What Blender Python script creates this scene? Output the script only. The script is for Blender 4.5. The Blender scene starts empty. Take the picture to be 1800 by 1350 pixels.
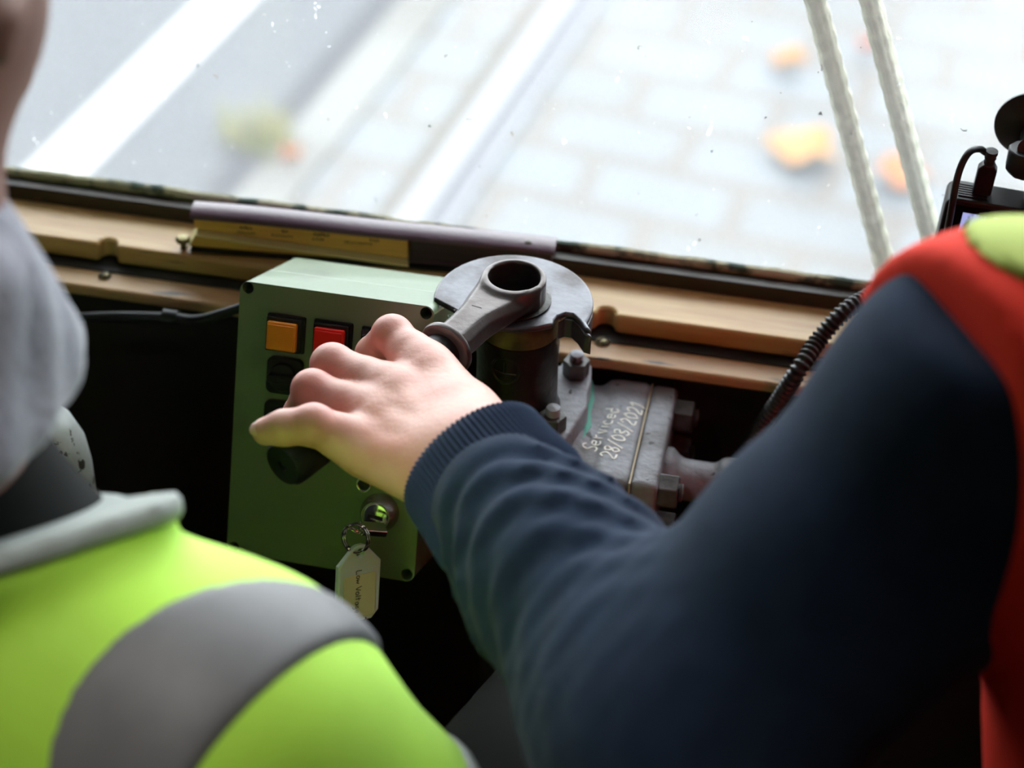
import bpy, bmesh, math, random
import numpy as np
from mathutils import Vector, Matrix
random.seed(7)
rng = np.random.default_rng(7)
SC = bpy.context.scene
COL = SC.collection

# ------------------------------------------------------------------ camera, sky, exposure
FPX = 3500.0                                  # 70 mm lens on a 36 mm sensor, 1800 px wide
CAM = np.array([0.0, 0.0, 1.72])
def cam_axes(pitch, yaw, roll):
    p, y, r = np.radians([pitch, yaw, roll])
    f = np.array([-np.sin(y)*np.cos(p), np.cos(y)*np.cos(p), -np.sin(p)])
    R0 = np.array([np.cos(y), np.sin(y), 0.0]); U0 = np.cross(R0, f)
    return R0*np.cos(r)+U0*np.sin(r), -R0*np.sin(r)+U0*np.cos(r), f
CR, CU, CF = cam_axes(38, 10, 2)
cd = bpy.data.cameras.new('camera'); cam = bpy.data.objects.new('camera', cd); COL.objects.link(cam)
cd.lens = 70; cd.sensor_width = 36; cd.clip_start = 0.02
cam.matrix_world = Matrix(((CR[0], CU[0], -CF[0], CAM[0]), (CR[1], CU[1], -CF[1], CAM[1]), (CR[2], CU[2], -CF[2], CAM[2]), (0, 0, 0, 1)))
cd.dof.use_dof = True; cd.dof.focus_distance = 1.135; cd.dof.aperture_fstop = 4.3
SC.camera = cam

SKY = 8.0
w = bpy.data.worlds.new('overcast_sky'); SC.world = w; w.use_nodes = True
bgn = w.node_tree.nodes['Background']; bgn.inputs[0].default_value = (0.93, 0.97, 1.0, 1); bgn.inputs[1].default_value = SKY
sd = bpy.data.lights.new('added_vest_spot', 'SPOT'); sd.energy = 26.0; sd.shadow_soft_size = 0.05; sd.spot_size = math.radians(36); sd.spot_blend = 0.8; sd.color = (1.0, 0.96, 0.90)  # spot added to brighten the back of the yellow vest
slo = bpy.data.objects.new('added_vest_spot', sd); COL.objects.link(slo); slo.location = (-0.48, 0.12, 2.215); slo.rotation_euler = (Vector((-0.30, 0.50, 1.08))-slo.location).to_track_quat('-Z', 'Y').to_euler()
vs = SC.view_settings
vs.view_transform = 'Standard'; vs.look = 'None'; vs.gamma = 1.0; vs.use_curve_mapping = False; vs.exposure = 0.0

# ------------------------------------------------------------------ pixel rays -> points of the place
def ray(px, py): return CF + CR*(px-900)/FPX + CU*(675-py)/FPX
def at(px, py, d): return CAM + d*ray(px, py)
def atz(px, py, z):
    v = ray(px, py); return CAM + v*((z-CAM[2])/v[2])
def aty(px, py, y):
    v = ray(px, py); return CAM + v*((y-CAM[1])/v[1])
def nrm(v): v = np.asarray(v, float); return v/np.linalg.norm(v)
V = lambda *a: np.array(a, float)
X, Y, Z = V(1, 0, 0), V(0, 1, 0), V(0, 0, 1)

# ------------------------------------------------------------------ materials
MATS = {}
def mat(name, col, rough=0.5, metal=0.0, col2=None, scale=20, lo=0.4, hi=0.6, bump=0.0, bscale=80, coords='Object', stretch=None, spec=0.5,
        col3=None, scale3=60, lo3=0.6, hi3=0.7, sss=0.0, coat=0.0, sheen=0.0, detail=5.0, emit=None):
    m = bpy.data.materials.new(name); m.use_nodes = True; nt = m.node_tree; N = nt.nodes; L = nt.links
    b = N['Principled BSDF']
    b.inputs['Base Color'].default_value = (*col, 1); b.inputs['Roughness'].default_value = rough; b.inputs['Metallic'].default_value = metal
    b.inputs['Specular IOR Level'].default_value = spec; b.inputs['Coat Weight'].default_value = coat; b.inputs['Sheen Weight'].default_value = sheen
    if sss:
        b.inputs['Subsurface Weight'].default_value = sss; b.inputs['Subsurface Radius'].default_value = (0.008, 0.003, 0.0015); b.inputs['Subsurface Scale'].default_value = 0.6
    tc = N.new('ShaderNodeTexCoord'); mp = N.new('ShaderNodeMapping'); L.new(tc.outputs[coords], mp.inputs[0])
    if stretch: mp.inputs['Scale'].default_value = stretch
    def noise(sc, det):
        n = N.new('ShaderNodeTexNoise'); n.inputs['Scale'].default_value = sc; n.inputs['Detail'].default_value = det; L.new(mp.outputs[0], n.inputs['Vector']); return n
    cur = None
    def layer(cur, base, c, sc, lo, hi):
        n = noise(sc, detail); r = N.new('ShaderNodeMapRange'); r.inputs['From Min'].default_value = lo; r.inputs['From Max'].default_value = hi
        L.new(n.outputs['Fac'], r.inputs['Value'])
        mx = N.new('ShaderNodeMix'); mx.data_type = 'RGBA'; L.new(r.outputs[0], mx.inputs[0])
        if cur is None: mx.inputs[6].default_value = (*base, 1)
        else: L.new(cur, mx.inputs[6])
        mx.inputs[7].default_value = (*c, 1); return mx.outputs[2]
    if col2 is not None: cur = layer(cur, col, col2, scale, lo, hi)
    if col3 is not None: cur = layer(cur, col, col3, scale3, lo3, hi3)
    if cur is not None: L.new(cur, b.inputs['Base Color'])
    if bump:
        n = noise(bscale, 6.0); bp = N.new('ShaderNodeBump'); bp.inputs['Strength'].default_value = bump; bp.inputs['Distance'].default_value = 0.002
        L.new(n.outputs['Fac'], bp.inputs['Height']); L.new(bp.outputs[0], b.inputs['Normal'])
    if emit:
        b.inputs['Emission Color'].default_value = (*emit[:3], 1); b.inputs['Emission Strength'].default_value = emit[3]
    MATS[name] = m; return m

M_wood = mat('varnished_wood', (0.47, 0.25, 0.08), 0.36, col2=(0.68, 0.47, 0.20), scale=9, lo=0.3, hi=0.7, bump=0.15, bscale=14, stretch=(1, 9, 9),
             col3=(0.06, 0.035, 0.02), scale3=17, lo3=0.66, hi3=0.74)
M_wood2 = mat('worn_wood', (0.42, 0.215, 0.085), 0.42, col2=(0.55, 0.355, 0.165), scale=9, lo=0.3, hi=0.7, bump=0.2, bscale=16, stretch=(1, 8, 8),
              col3=(0.05, 0.035, 0.03), scale3=26, lo3=0.6, hi3=0.68)
M_frame = mat('dark_frame_wood', (0.020, 0.013, 0.009), 0.45, col2=(0.035, 0.022, 0.014), scale=12, stretch=(1, 6, 6), bump=0.1, col3=(0.16, 0.06, 0.03), scale3=40, lo3=0.68, hi3=0.74)
M_putty = mat('mossy_putty', (0.55, 0.54, 0.38), 0.85, col2=(0.07, 0.11, 0.085), scale=60, lo=0.47, hi=0.60, bump=0.6, bscale=150)
M_panel = mat('dark_panel', (0.010, 0.008, 0.007), 0.6, col2=(0.016, 0.012, 0.01), scale=8)
M_cab = mat('cab_lining', (0.36, 0.28, 0.20), 0.6, col2=(0.42, 0.33, 0.24), scale=4, stretch=(1, 1, 8))
M_ceil = mat('ceiling_paint', (0.68, 0.65, 0.58), 0.7)
M_floor = mat('floor_boards', (0.03, 0.025, 0.02), 0.7, col2=(0.045, 0.035, 0.025), scale=10)
M_box = mat('green_enamel', (0.155, 0.225, 0.120), 0.33, coat=0.3, col2=(0.17, 0.245, 0.135), scale=6, bump=0.06, bscale=260, col3=(0.10, 0.145, 0.075), scale3=14, lo3=0.55, hi3=0.72)
M_black = mat('black_plastic', (0.009, 0.009, 0.010), 0.42, spec=0.35)
M_blackm = mat('black_matt', (0.008, 0.008, 0.008), 0.6)
M_rubber = mat('dark_rubber', (0.011, 0.013, 0.0145), 0.45, spec=0.35, bump=0.05, bscale=200)
M_yel = mat('amber_lens', (0.80, 0.27, 0.012), 0.35)
M_red = mat('red_lens', (0.78, 0.012, 0.007), 0.4, spec=0.3)
M_steel = mat('worn_steel', (0.105, 0.092, 0.090), 0.36, 0.7, col2=(0.055, 0.042, 0.038), scale=26, lo=0.42, hi=0.62, bump=0.12, bscale=240)
M_iron = mat('dusty_iron', (0.23, 0.24, 0.27), 0.6, 0.05, col2=(0.12, 0.118, 0.125), scale=34, lo=0.42, hi=0.64, bump=0.55, bscale=190, col3=(0.03, 0.025, 0.025), scale3=110, lo3=0.66, hi3=0.7)
M_dark = mat('oily_iron', (0.035, 0.030, 0.027), 0.30, 0.5, col2=(0.02, 0.017, 0.015), scale=20, bump=0.25, bscale=160)
M_brass = mat('tarnished_brass', (0.27, 0.22, 0.09), 0.38, 0.6, col2=(0.09, 0.085, 0.035), scale=40, bump=0.2, bscale=220)
M_gask = mat('green_gasket', (0.10, 0.42, 0.32), 0.6)
M_chrome = mat('chrome', (0.72, 0.70, 0.66), 0.12, 1.0)
M_screw = mat('old_brass_screw', (0.34, 0.29, 0.16), 0.35, 0.7, col2=(0.12, 0.11, 0.07), scale=300)
M_tag = mat('clear_plastic', (0.60, 0.68, 0.66), 0.25, coat=0.3)
M_label = mat('yellowed_label', (0.62, 0.60, 0.33), 0.7)
M_ink = mat('ink', (0.012, 0.012, 0.014), 0.6)
M_chalk = mat('white_paint_marker', (0.86, 0.85, 0.78), 0.7, col2=(0.45, 0.45, 0.44), scale=700, lo=0.5, hi=0.7)
M_cover = mat('purple_leatherette', (0.105, 0.055, 0.085), 0.33, bump=0.15, bscale=300, col2=(0.13, 0.075, 0.105), scale=20)
M_pages = mat('yellowed_page_edges', (0.95, 0.60, 0.14), 0.75, col2=(0.75, 0.40, 0.08), scale=30, lo=0.35, hi=0.65, stretch=(1, 1, 60))
M_sheet = mat('pale_yellow_sheet', (0.86, 0.74, 0.36), 0.7)
M_paint = mat('chipped_grey_paint', (0.42, 0.45, 0.44), 0.4, col2=(0.50, 0.53, 0.52), scale=30, col3=(0.05, 0.045, 0.035), scale3=95, lo3=0.63, hi3=0.65, bump=0.3, bscale=100)
M_rope = mat('cream_rope', (0.4764, 0.4764, 0.3899), 0.85, col2=(0.361, 0.361, 0.2744), scale=200, bump=0.3, bscale=500)
M_skin = mat('skin', (0.67, 0.365, 0.295), 0.45, col2=(0.65, 0.31, 0.25), scale=40, lo=0.4, hi=0.65, sss=0.25, bump=0.16, bscale=330)
M_skin2 = mat('skin_tan', (0.26, 0.125, 0.09), 0.55, col2=(0.22, 0.10, 0.07), scale=40, sss=0.1)
M_nail = mat('fingernail_pink', (0.74, 0.47, 0.40), 0.3, coat=0.3)
M_navy = mat('navy_knit', (0.014, 0.025, 0.050), 0.95, bump=0.3, bscale=900, sheen=0.04, spec=0.15, col2=(0.0165, 0.029, 0.058), scale=60)
M_hivis_r = mat('orange_red_vest', (0.84, 0.036, 0.014), 0.8, spec=0.2)
M_hivis_y = mat('yellow_green_vest', (0.48, 0.86, 0.075), 0.7, col2=(0.45, 0.80, 0.07), scale=25, sheen=0.1, bump=0.1, bscale=60)
M_reflect = mat('grey_reflective_tape', (0.15, 0.15, 0.156), 0.55, col2=(0.17, 0.17, 0.176), scale=40)
M_trim = mat('grey_binding', (0.29, 0.32, 0.30), 0.7)
M_fleece = mat('grey_fleece', (0.27, 0.275, 0.33), 0.95, col2=(0.20, 0.205, 0.26), scale=18, lo=0.35, hi=0.65, bump=0.8, bscale=160, sheen=0.5)
M_jacket = mat('black_jacket', (0.005, 0.0055, 0.005), 0.9, spec=0.15)
M_hair = mat('dark_hair', (0.02, 0.015, 0.012), 0.55, bump=0.8, bscale=160, stretch=(5, 5, 0.6))
M_trous = mat('dark_trousers', (0.004, 0.004, 0.005), 0.9, spec=0.1)
M_shoe = mat('black_shoe', (0.012, 0.011, 0.01), 0.4)
M_leaf = mat('orange_leaf', (0.2425, 0.09817, 0.02021), 0.6, col2=(0.2656, 0.1328, 0.03465), scale=20)
M_weed = mat('yellow_weed', (0.2323, 0.2105, 0.0726), 0.7, col2=(0.1597, 0.1742, 0.05808), scale=20)
M_rail = mat('polished_rail', (0.1155, 0.1155, 0.1242), 0.5, 0.2)
M_lineW = mat('road_paint', (0.2425, 0.2425, 0.2425), 0.7)

# ------------------------------------------------------------------ mesh helpers
class MB:
    def __init__(s): s.v = []; s.f = []
    def add(s, vs, fs):
        n = len(s.v); s.v.extend([tuple(map(float, p)) for p in vs]); s.f.extend([tuple(int(i)+n for i in f) for f in fs]); return s
    def box(s, o, ex, ey, ez):            # o corner, edge vectors
        o, ex, ey, ez = map(np.asarray, (o, ex, ey, ez))
        P = [o+a*ex+b*ey+c*ez for c in (0, 1) for b in (0, 1) for a in (0, 1)]
        F = [(0, 2, 3, 1), (4, 5, 7, 6), (0, 1, 5, 4), (2, 6, 7, 3), (0, 4, 6, 2), (1, 3, 7, 5)]
        if np.dot(np.cross(ex, ey), ez) < 0: F = [f[::-1] for f in F]
        return s.add(P, F)
    def cbox(s, c, ax, ay, az, sx, sy, sz):
        c = np.asarray(c); return s.box(c-ax*sx/2-ay*sy/2-az*sz/2, ax*sx, ay*sy, az*sz)
    def prism(s, poly, e):                # planar polygon (3D pts) swept along e
        n = len(poly); e = np.asarray(e); P = [np.asarray(p) for p in poly]
        nn = sum(np.cross(P[i]-P[0], P[(i+1) % n]-P[0]) for i in range(n))
        if np.dot(nn, e) < 0: P = P[::-1]
        return s.add(P+[p+e for p in P], [tuple(range(n))[::-1], tuple(range(n, 2*n))]+[(i, (i+1) % n, (i+1) % n+n, i+n) for i in range(n)])
    def lathe(s, prof, o, ax, seg=48, closed=False, start=None):   # prof list of (r, t)
        ax = nrm(ax); a = nrm(np.cross(ax, V(0.3, 0.9, 0.1) if start is None else start)); b = np.cross(ax, a); o = np.asarray(o)
        vs = []; fs = []; m = len(prof)
        for (r, t) in prof:
            for k in range(seg):
                th = 2*math.pi*k/seg; vs.append(o+ax*t+(a*math.cos(th)+b*math.sin(th))*r)
        for i in range(m if closed else m-1):
            j = (i+1) % m
            for k in range(seg):
                k2 = (k+1) % seg; fs.append((i*seg+k, i*seg+k2, j*seg+k2, j*seg+k))
        if not closed:
            if prof[0][0] > 1e-6: fs.append(tuple(range(seg))[::-1])
            if prof[-1][0] > 1e-6: fs.append(tuple(range((m-1)*seg, m*seg)))
        return s.add(vs, fs)
    def tube(s, path, r, seg=16, rfun=None, cap=True):
        P = [np.asarray(p) for p in path]; n = len(P); t = nrm(P[1]-P[0])
        a = nrm(np.cross(t, V(0.31, 0.2, 0.93) if abs(t[2]) < 0.9 else V(1, 0.1, 0))); vs = []; fs = []
        for i in range(n):
            t = nrm(P[min(i+1, n-1)]-P[max(i-1, 0)]); a = nrm(a-t*np.dot(a, t)); b = np.cross(t, a)
            for k in range(seg):
                th = 2*math.pi*k/seg; rr = rfun(i, th) if rfun else (r[i] if hasattr(r, '__len__') else r)
                vs.append(P[i]+(a*math.cos(th)+b*math.sin(th))*rr)
        for i in range(n-1):
            for k in range(seg):
                k2 = (k+1) % seg; fs.append((i*seg+k, i*seg+k2, (i+1)*seg+k2, (i+1)*seg+k))
        if cap: fs.append(tuple(range(seg))[::-1]); fs.append(tuple(range((n-1)*seg, n*seg)))
        return s.add(vs, fs)
    def torus(s, c, ax, R, r, seg=40, ts=12):
        return s.lathe([(R+r*math.cos(2*math.pi*i/ts), r*math.sin(2*math.pi*i/ts)) for i in range(ts)], c, ax, seg, closed=True)

def spline(pts, n=12):
    P = [np.asarray(p, float) for p in pts]; P = [2*P[0]-P[1]]+P+[2*P[-1]-P[-2]]; out = []
    for i in range(1, len(P)-2):
        for k in range(n):
            t = k/n; a, b, c, d = P[i-1:i+3]
            out.append(0.5*((2*b)+(-a+c)*t+(2*a-5*b+4*c-d)*t*t+(-a+3*b-3*c+d)*t**3))
    out.append(P[-2]); return out

def finish(name, verts, faces, m, parent=None, bevel=0.0, bseg=2, smooth=35, fix=True):
    verts = np.asarray(verts, float)
    if parent is not None: org = np.array(parent['_w'])
    else:
        lo, hi = verts.min(0), verts.max(0); org = V((lo[0]+hi[0])/2, (lo[1]+hi[1])/2, lo[2])
    me = bpy.data.meshes.new(name); me.from_pydata([tuple(p) for p in verts-org], [], [tuple(f) for f in faces]); me.update()
    if fix:
        bm = bmesh.new(); bm.from_mesh(me); bmesh.ops.remove_doubles(bm, verts=bm.verts, dist=1e-7); bmesh.ops.recalc_face_normals(bm, faces=bm.faces); bm.to_mesh(me); bm.free()
    if smooth:
        me.shade_smooth(); me.set_sharp_from_angle(angle=math.radians(smooth))
    if m: me.materials.append(m)
    o = bpy.data.objects.new(name, me); COL.objects.link(o)
    o['_w'] = org.tolist()
    if parent is not None: o.parent = parent
    else: o.location = org
    if bevel:
        b = o.modifiers.new('bevel', 'BEVEL'); b.width = bevel; b.segments = bseg; b.limit_method = 'ANGLE'; b.angle_limit = math.radians(40); b.harden_normals = True
    return o
def obj(name, mb, m, parent=None, **k): return finish(name, mb.v, mb.f, m, parent, **k)
def tag(o, label, cat, group=None, kind=None):
    o['label'] = label; o['category'] = cat
    if group: o['group'] = group
    if kind: o['kind'] = kind
    return o
def thing(name, label, cat, loc, group=None):
    o = bpy.data.objects.new(name, None); COL.objects.link(o); o.location = tuple(loc); o['_w'] = [float(c) for c in loc]
    return tag(o, label, cat, group)
def struct(name, mb, m, label=None, **k):
    o = obj(name, mb, m, **k); o['kind'] = 'structure'
    if label: o['label'] = label
    return o
def cut(o, mb):                            # subtract a solid from o's mesh, in place
    c = finish('cutter', mb.v, mb.f, None, smooth=0)
    bo = o.modifiers.new('cut', 'BOOLEAN'); bo.operation = 'DIFFERENCE'; bo.object = c; bo.solver = 'EXACT'
    bpy.context.view_layer.update()
    me = bpy.data.meshes.new_from_object(o.evaluated_get(bpy.context.evaluated_depsgraph_get()))
    o.modifiers.clear(); o.data = me; me.shade_smooth(); me.set_sharp_from_angle(angle=math.radians(30))
    bpy.data.objects.remove(c, do_unlink=True)

# ------------------------------------------------------------------ distance fields -> one continuous skin
def surfnet(fn, lo, hi, h):
    lo = np.asarray(lo, float); n = np.ceil((np.asarray(hi)-lo)/h).astype(int)+1
    gx, gy, gz = [lo[i]+h*np.arange(n[i]) for i in range(3)]
    v = np.empty(n, np.float32)
    for i in range(0, n[0], 16):
        A, B, C_ = np.meshgrid(gx[i:i+16], gy, gz, indexing='ij'); v[i:i+16] = fn(np.stack([A, B, C_], -1).astype(np.float32))
    ins = v < 0; c = n-1
    cs = np.zeros(c, np.int8)
    for dx in (0, 1):
        for dy in (0, 1):
            for dz in (0, 1): cs += ins[dx:dx+c[0], dy:dy+c[1], dz:dz+c[2]]
    act = np.argwhere((cs > 0) & (cs < 8)); idx = -np.ones(c, np.int64); idx[tuple(act.T)] = np.arange(len(act))
    acc = np.zeros((len(act), 3)); cnt = np.zeros(len(act))
    for a in range(3):
        for o1 in (0, 1):
            for o2 in (0, 1):
                off = [0, 0, 0]; oth = [k for k in range(3) if k != a]; off[oth[0]] = o1; off[oth[1]] = o2
                p = act+off; q = p.copy(); q[:, a] += 1
                va, vb = v[tuple(p.T)], v[tuple(q.T)]; s = (va < 0) != (vb < 0)
                t = np.where(s, va/np.where(s, va-vb, 1), 0)
                pos = p.astype(float); pos[:, a] += t; acc[s] += pos[s]; cnt[s] += 1
    verts = lo+h*acc/cnt[:, None]
    faces = []
    for a in range(3):
        b_, c_ = [(1, 2), (2, 0), (0, 1)][a]
        sl0 = [slice(None)]*3; sl1 = [slice(None)]*3; sl0[a] = slice(0, -1); sl1[a] = slice(1, None)
        A, B = ins[tuple(sl0)], ins[tuple(sl1)]
        for sgn in (0, 1):
            e = np.argwhere((A & ~B) if sgn == 0 else (~A & B))
            e = e[(e[:, b_] > 0) & (e[:, c_] > 0) & (e[:, b_] < c[b_]) & (e[:, c_] < c[c_])]
            if not len(e): continue
            q = []
            for db, dc in ((1, 1), (0, 1), (0, 0), (1, 0)):
                k = e.copy(); k[:, b_] -= db; k[:, c_] -= dc; q.append(idx[tuple(k.T)])
            q = np.stack(q, 1); faces.append(q if sgn == 0 else q[:, ::-1])
    return verts, np.concatenate(faces)
def smin(a, b, k): h = np.clip(0.5+0.5*(b-a)/k, 0, 1); return b+(a-b)*h-k*h*(1-h)
def smax(a, b, k): return -smin(-a, -b, k)
def cone(p, a, b, ra, rb):
    a = np.asarray(a, np.float32); ba = np.asarray(b, np.float32)-a; pa = p-a; t = np.clip((pa@ba)/(ba@ba+1e-12), 0, 1)
    return np.linalg.norm(pa-t[..., None]*ba, axis=-1)-(ra+t*(rb-ra))
def ball(p, c, r): return np.linalg.norm(p-np.asarray(c, np.float32), axis=-1)-r
def ell(p, c, ax, r):                      # ellipsoid with axes rows ax, radii r
    q = (p-np.asarray(c, np.float32))@np.asarray(ax, np.float32).T/np.asarray(r, np.float32); l = np.linalg.norm(q, axis=-1); return (l-1)*min(r)*np.where(l > 0, 1, 1)
def rbox(p, c, ax, hs, r):
    q = np.abs((p-np.asarray(c, np.float32))@np.asarray(ax, np.float32).T)-(np.asarray(hs, np.float32)-r)
    return np.linalg.norm(np.maximum(q, 0), axis=-1)+np.minimum(q.max(-1), 0)-r
def cyl(p, c, ax, rad, h0, h1, r=0.001):
    ax = np.asarray(nrm(ax), np.float32); q = p-np.asarray(c, np.float32); t = q@ax; d = np.linalg.norm(q-t[..., None]*ax, axis=-1)
    u = np.stack([d-rad+r, np.abs(t-(h0+h1)/2)-(h1-h0)/2+r], -1); return np.linalg.norm(np.maximum(u, 0), axis=-1)+np.minimum(u.max(-1), 0)-r
def chain(p, pts, rs, k=0.004):
    d = None
    for i in range(len(pts)-1):
        e = cone(p, pts[i], pts[i+1], rs[i], rs[i+1]); d = e if d is None else smin(d, e, k)
    return d
I3 = np.eye(3)

from mathutils.bvhtree import BVHTree
def tree_of(v, f): return BVHTree.FromPolygons([tuple(q) for q in v], [tuple(int(i) for i in q) for q in f])
# ------------------------------------------------------------------ handwriting
GL = {'L': [[(0, 1), (0, 0), (.6, 0)]], 'o': [[(.3, .6), (.05, .45), (.05, .15), (.3, 0), (.5, .2), (.5, .45), (.3, .6)]], 'w': [[(0, .6), (.12, .05), (.32, .4), (.5, .05), (.65, .6)]],
      'V': [[(0, 1.1), (.3, 0), (.62, 1)]], 'l': [[(.15, 1.05), (.12, 0)]], 't': [[(.2, 1), (.2, .05)], [(0, .65), (.45, .68)]], 'a': [[(.45, .55), (.15, .55), (.03, .25), (.2, 0), (.42, .2), (.45, .55), (.5, 0)]],
      'g': [[(.45, .55), (.15, .55), (.05, .25), (.25, .05), (.45, .3), (.45, -.4), (.1, -.5)]], 'e': [[(.05, .3), (.45, .32), (.35, .58), (.1, .5), (.05, .15), (.25, 0), (.48, .12)]],
      'S': [[(.55, .9), (.3, 1), (.08, .8), (.2, .55), (.45, .42), (.5, .15), (.25, 0), (0, .1)]], 'r': [[(.08, .6), (.1, 0)], [(.1, .35), (.25, .58), (.42, .56)]], 'v': [[(0, .6), (.2, 0), (.42, .6)]],
      'i': [[(.1, .6), (.1, 0)], [(.1, .85), (.1, .88)]], 'c': [[(.45, .5), (.2, .6), (.04, .3), (.2, 0), (.45, .1)]], 'd': [[(.45, 1), (.45, 0)], [(.45, .5), (.15, .55), (.03, .25), (.2, 0), (.45, .2)]],
      '2': [[(.05, .8), (.25, 1), (.48, .8), (.4, .5), (.05, 0), (.55, 0)]], '8': [[(.27, .5), (.08, .75), (.27, 1), (.46, .75), (.27, .5), (.04, .22), (.27, 0), (.5, .22), (.27, .5)]],
      '/': [[(0, -.15), (.45, 1.1)]], '0': [[(.27, 1), (.05, .7), (.05, .3), (.27, 0), (.5, .3), (.5, .7), (.27, 1)]], '3': [[(.05, .9), (.3, 1), (.46, .78), (.2, .52), (.5, .3), (.3, 0), (.02, .1)]],
      '1': [[(.05, .75), (.25, 1), (.25, 0)]], 'T': [[(.25, 1), (.25, 0)], [(0, 1), (.5, 1)]], 'D': [[(.05, 0), (.05, 1), (.35, .9), (.5, .5), (.35, .1), (.05, 0)]], ' ': []}
GW = {'l': .3, 'i': .25, 'w': .8, 'L': .68, 'V': .7, ' ': .3, '/': .5, '1': .42, '3': .62}
def writing(mb, text, o, adv, up, nor, size, r, jit=0.0):
    x = 0.0
    for ch in text:
        for st in GL[ch]:
            pts = [np.asarray(o)+adv*(x+a+random.uniform(-jit, jit))*size+up*(b+random.uniform(-jit, jit))*size for a, b in st]
            q = spline(pts, 4) if len(pts) > 2 else pts
            a0 = len(mb.v); mb.tube(q, r, 6)
            for i in range(a0, len(mb.v)):          # press the stroke flat onto its surface
                p = np.array(mb.v[i]); hgt = np.dot(p-o, nor); mb.v[i] = tuple(p-nor*hgt*0.7)
        x += GW.get(ch, .6)+.08
    return x*size

# ================================================================== SETTING: cab shell and street
SILL = 0.972
FLOOR = -0.20
yA = 1.028                                                     # nose of the upper sill board
yB = float(atz(1200, 518, SILL)[1])                             # back of the upper board
yG = yB+0.022                                                  # inner face of the glass
zG = float(aty(1200, 446, yG)[2])                              # bottom edge of the glass
zLow = SILL-0.0155
yL = float(atz(1200, 655, zLow-0.001)[1])
yW = yL+0.018                                                  # dark wall below the sill
XL, XR, ZT = -0.66, 0.66, 2.0
struct('floor', MB().box((-1.3, -1.9, FLOOR-0.03), X*2.6, Y*(yW+1.9), Z*0.03), M_floor)
struct('wall_front', MB().box((-1.3, yW, FLOOR-0.2), X*2.6, Y*0.05, Z*(zLow-0.012-FLOOR+0.2)), M_panel)
struct('wall_front_header', MB().box((-1.3, yW, ZT), X*2.6, Y*0.09, Z*0.3), M_cab)
for nm, x0 in (('wall_left', -1.3), ('wall_right', 1.22)):
    m = MB(); x1 = 0.08
    m.box((x0, -1.9, FLOOR), X*x1, Y*(yW+2.0), Z*1.15); m.box((x0, -1.9, 2.02), X*x1, Y*(yW+2.0), Z*0.28)
    m.box((x0, -1.9, FLOOR+1.15), X*x1, Y*(yW+2.0), Z*(2.02-FLOOR-1.15))
    struct(nm, m, M_cab)
m = MB(); m.box((-1.3, -1.98, FLOOR), X*2.6, Y*0.08, Z*1.2); m.box((-1.3, -1.98, 2.05), X*2.6, Y*0.08, Z*0.25)
m.box((-1.3, -1.98, FLOOR+1.2), X*2.6, Y*0.08, Z*(2.05-FLOOR-1.2))
struct('wall_back', m, M_cab)
struct('ceiling', MB().box((-1.35, -2.0, 2.30), X*2.7, Y*(yW+2.2), Z*0.05), M_ceil)
cl = thing('added_lamp', 'small conical lamp added on the cab ceiling to brighten the reflective vest', 'lamp', (-0.48, 0.12, 2.30))  # invented fitting that houses the added spot
obj('added_lamp_shade', MB().lathe([(0.062, -0.075), (0.066, -0.075), (0.050, -0.03), (0.030, 0.0), (0.024, 0.0), (0.046, -0.03)], (-0.48, 0.12, 2.30), Z, 32, closed=True), mat('opal', (0.8, 0.8, 0.76), 0.4), cl)

# upper sill board with two drain notches in its nose, lower board, frame, putty
def notchx(px, py): return float(aty(px, py, yA)[0])
def board(x0, x1, y0, y1, z0, z1, notches=()):
    P = [V(x0, y1, z0), V(x0, y0, z0)]
    for nx in notches:
        for a in np.linspace(math.pi, 0, 9): P.append(V(nx+0.0062*math.cos(a), y0+0.0075*math.sin(a), z0))
    P += [V(x1, y0, z0), V(x1, y1, z0)]
    return MB().prism(P, Z*(z1-z0))
struct('trim_1', board(-1.22, 1.22, yA, yB+0.012, SILL-0.0145, SILL, (notchx(188, 442), notchx(1064, 566))), M_wood, 'orange varnished sill board under the windscreen', bevel=0.0028, bseg=3)
struct('trim_2', board(-1.22, 1.22, yL, yB+0.012, zLow-0.0085, zLow), M_wood2, 'scuffed lower ledge board below the sill', bevel=0.003, bseg=3)
def ext(poly, name, m, lab, **k): return struct(name, MB().prism([V(-1.22, a, b) for a, b in poly], X*2.44), m, lab, **k)
struct('trim_3', MB().box((-1.22, yL+0.019, zLow), X*2.44, Y*0.03, Z*0.0012), M_blackm, 'black strip for the shade in the groove between the two boards')  # matt black strip stands in for the shade in the groove
ext([(yB, SILL-0.004), (yB+0.006, SILL+0.0), (yB+0.007, SILL+0.010), (yB+0.024, SILL+0.010), (yB+0.024, SILL-0.004)], 'trim_4', M_frame, 'dark chipped batten behind the sill board', bevel=0.0012)
zf = zG-0.0065
ext([(yB+0.009, SILL+0.008), (yB+0.011, zf-0.004), (yG-0.004, zf), (yG+0.005, zf), (yG+0.005, SILL+0.008)], 'trim_5', M_frame, 'dark bottom rail of the windscreen', bevel=0.0012)
wn = thing('window_1', 'windscreen', 'window', (0, yG, zG-0.007)); del wn['category']; wn['kind'] = 'structure'

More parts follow.
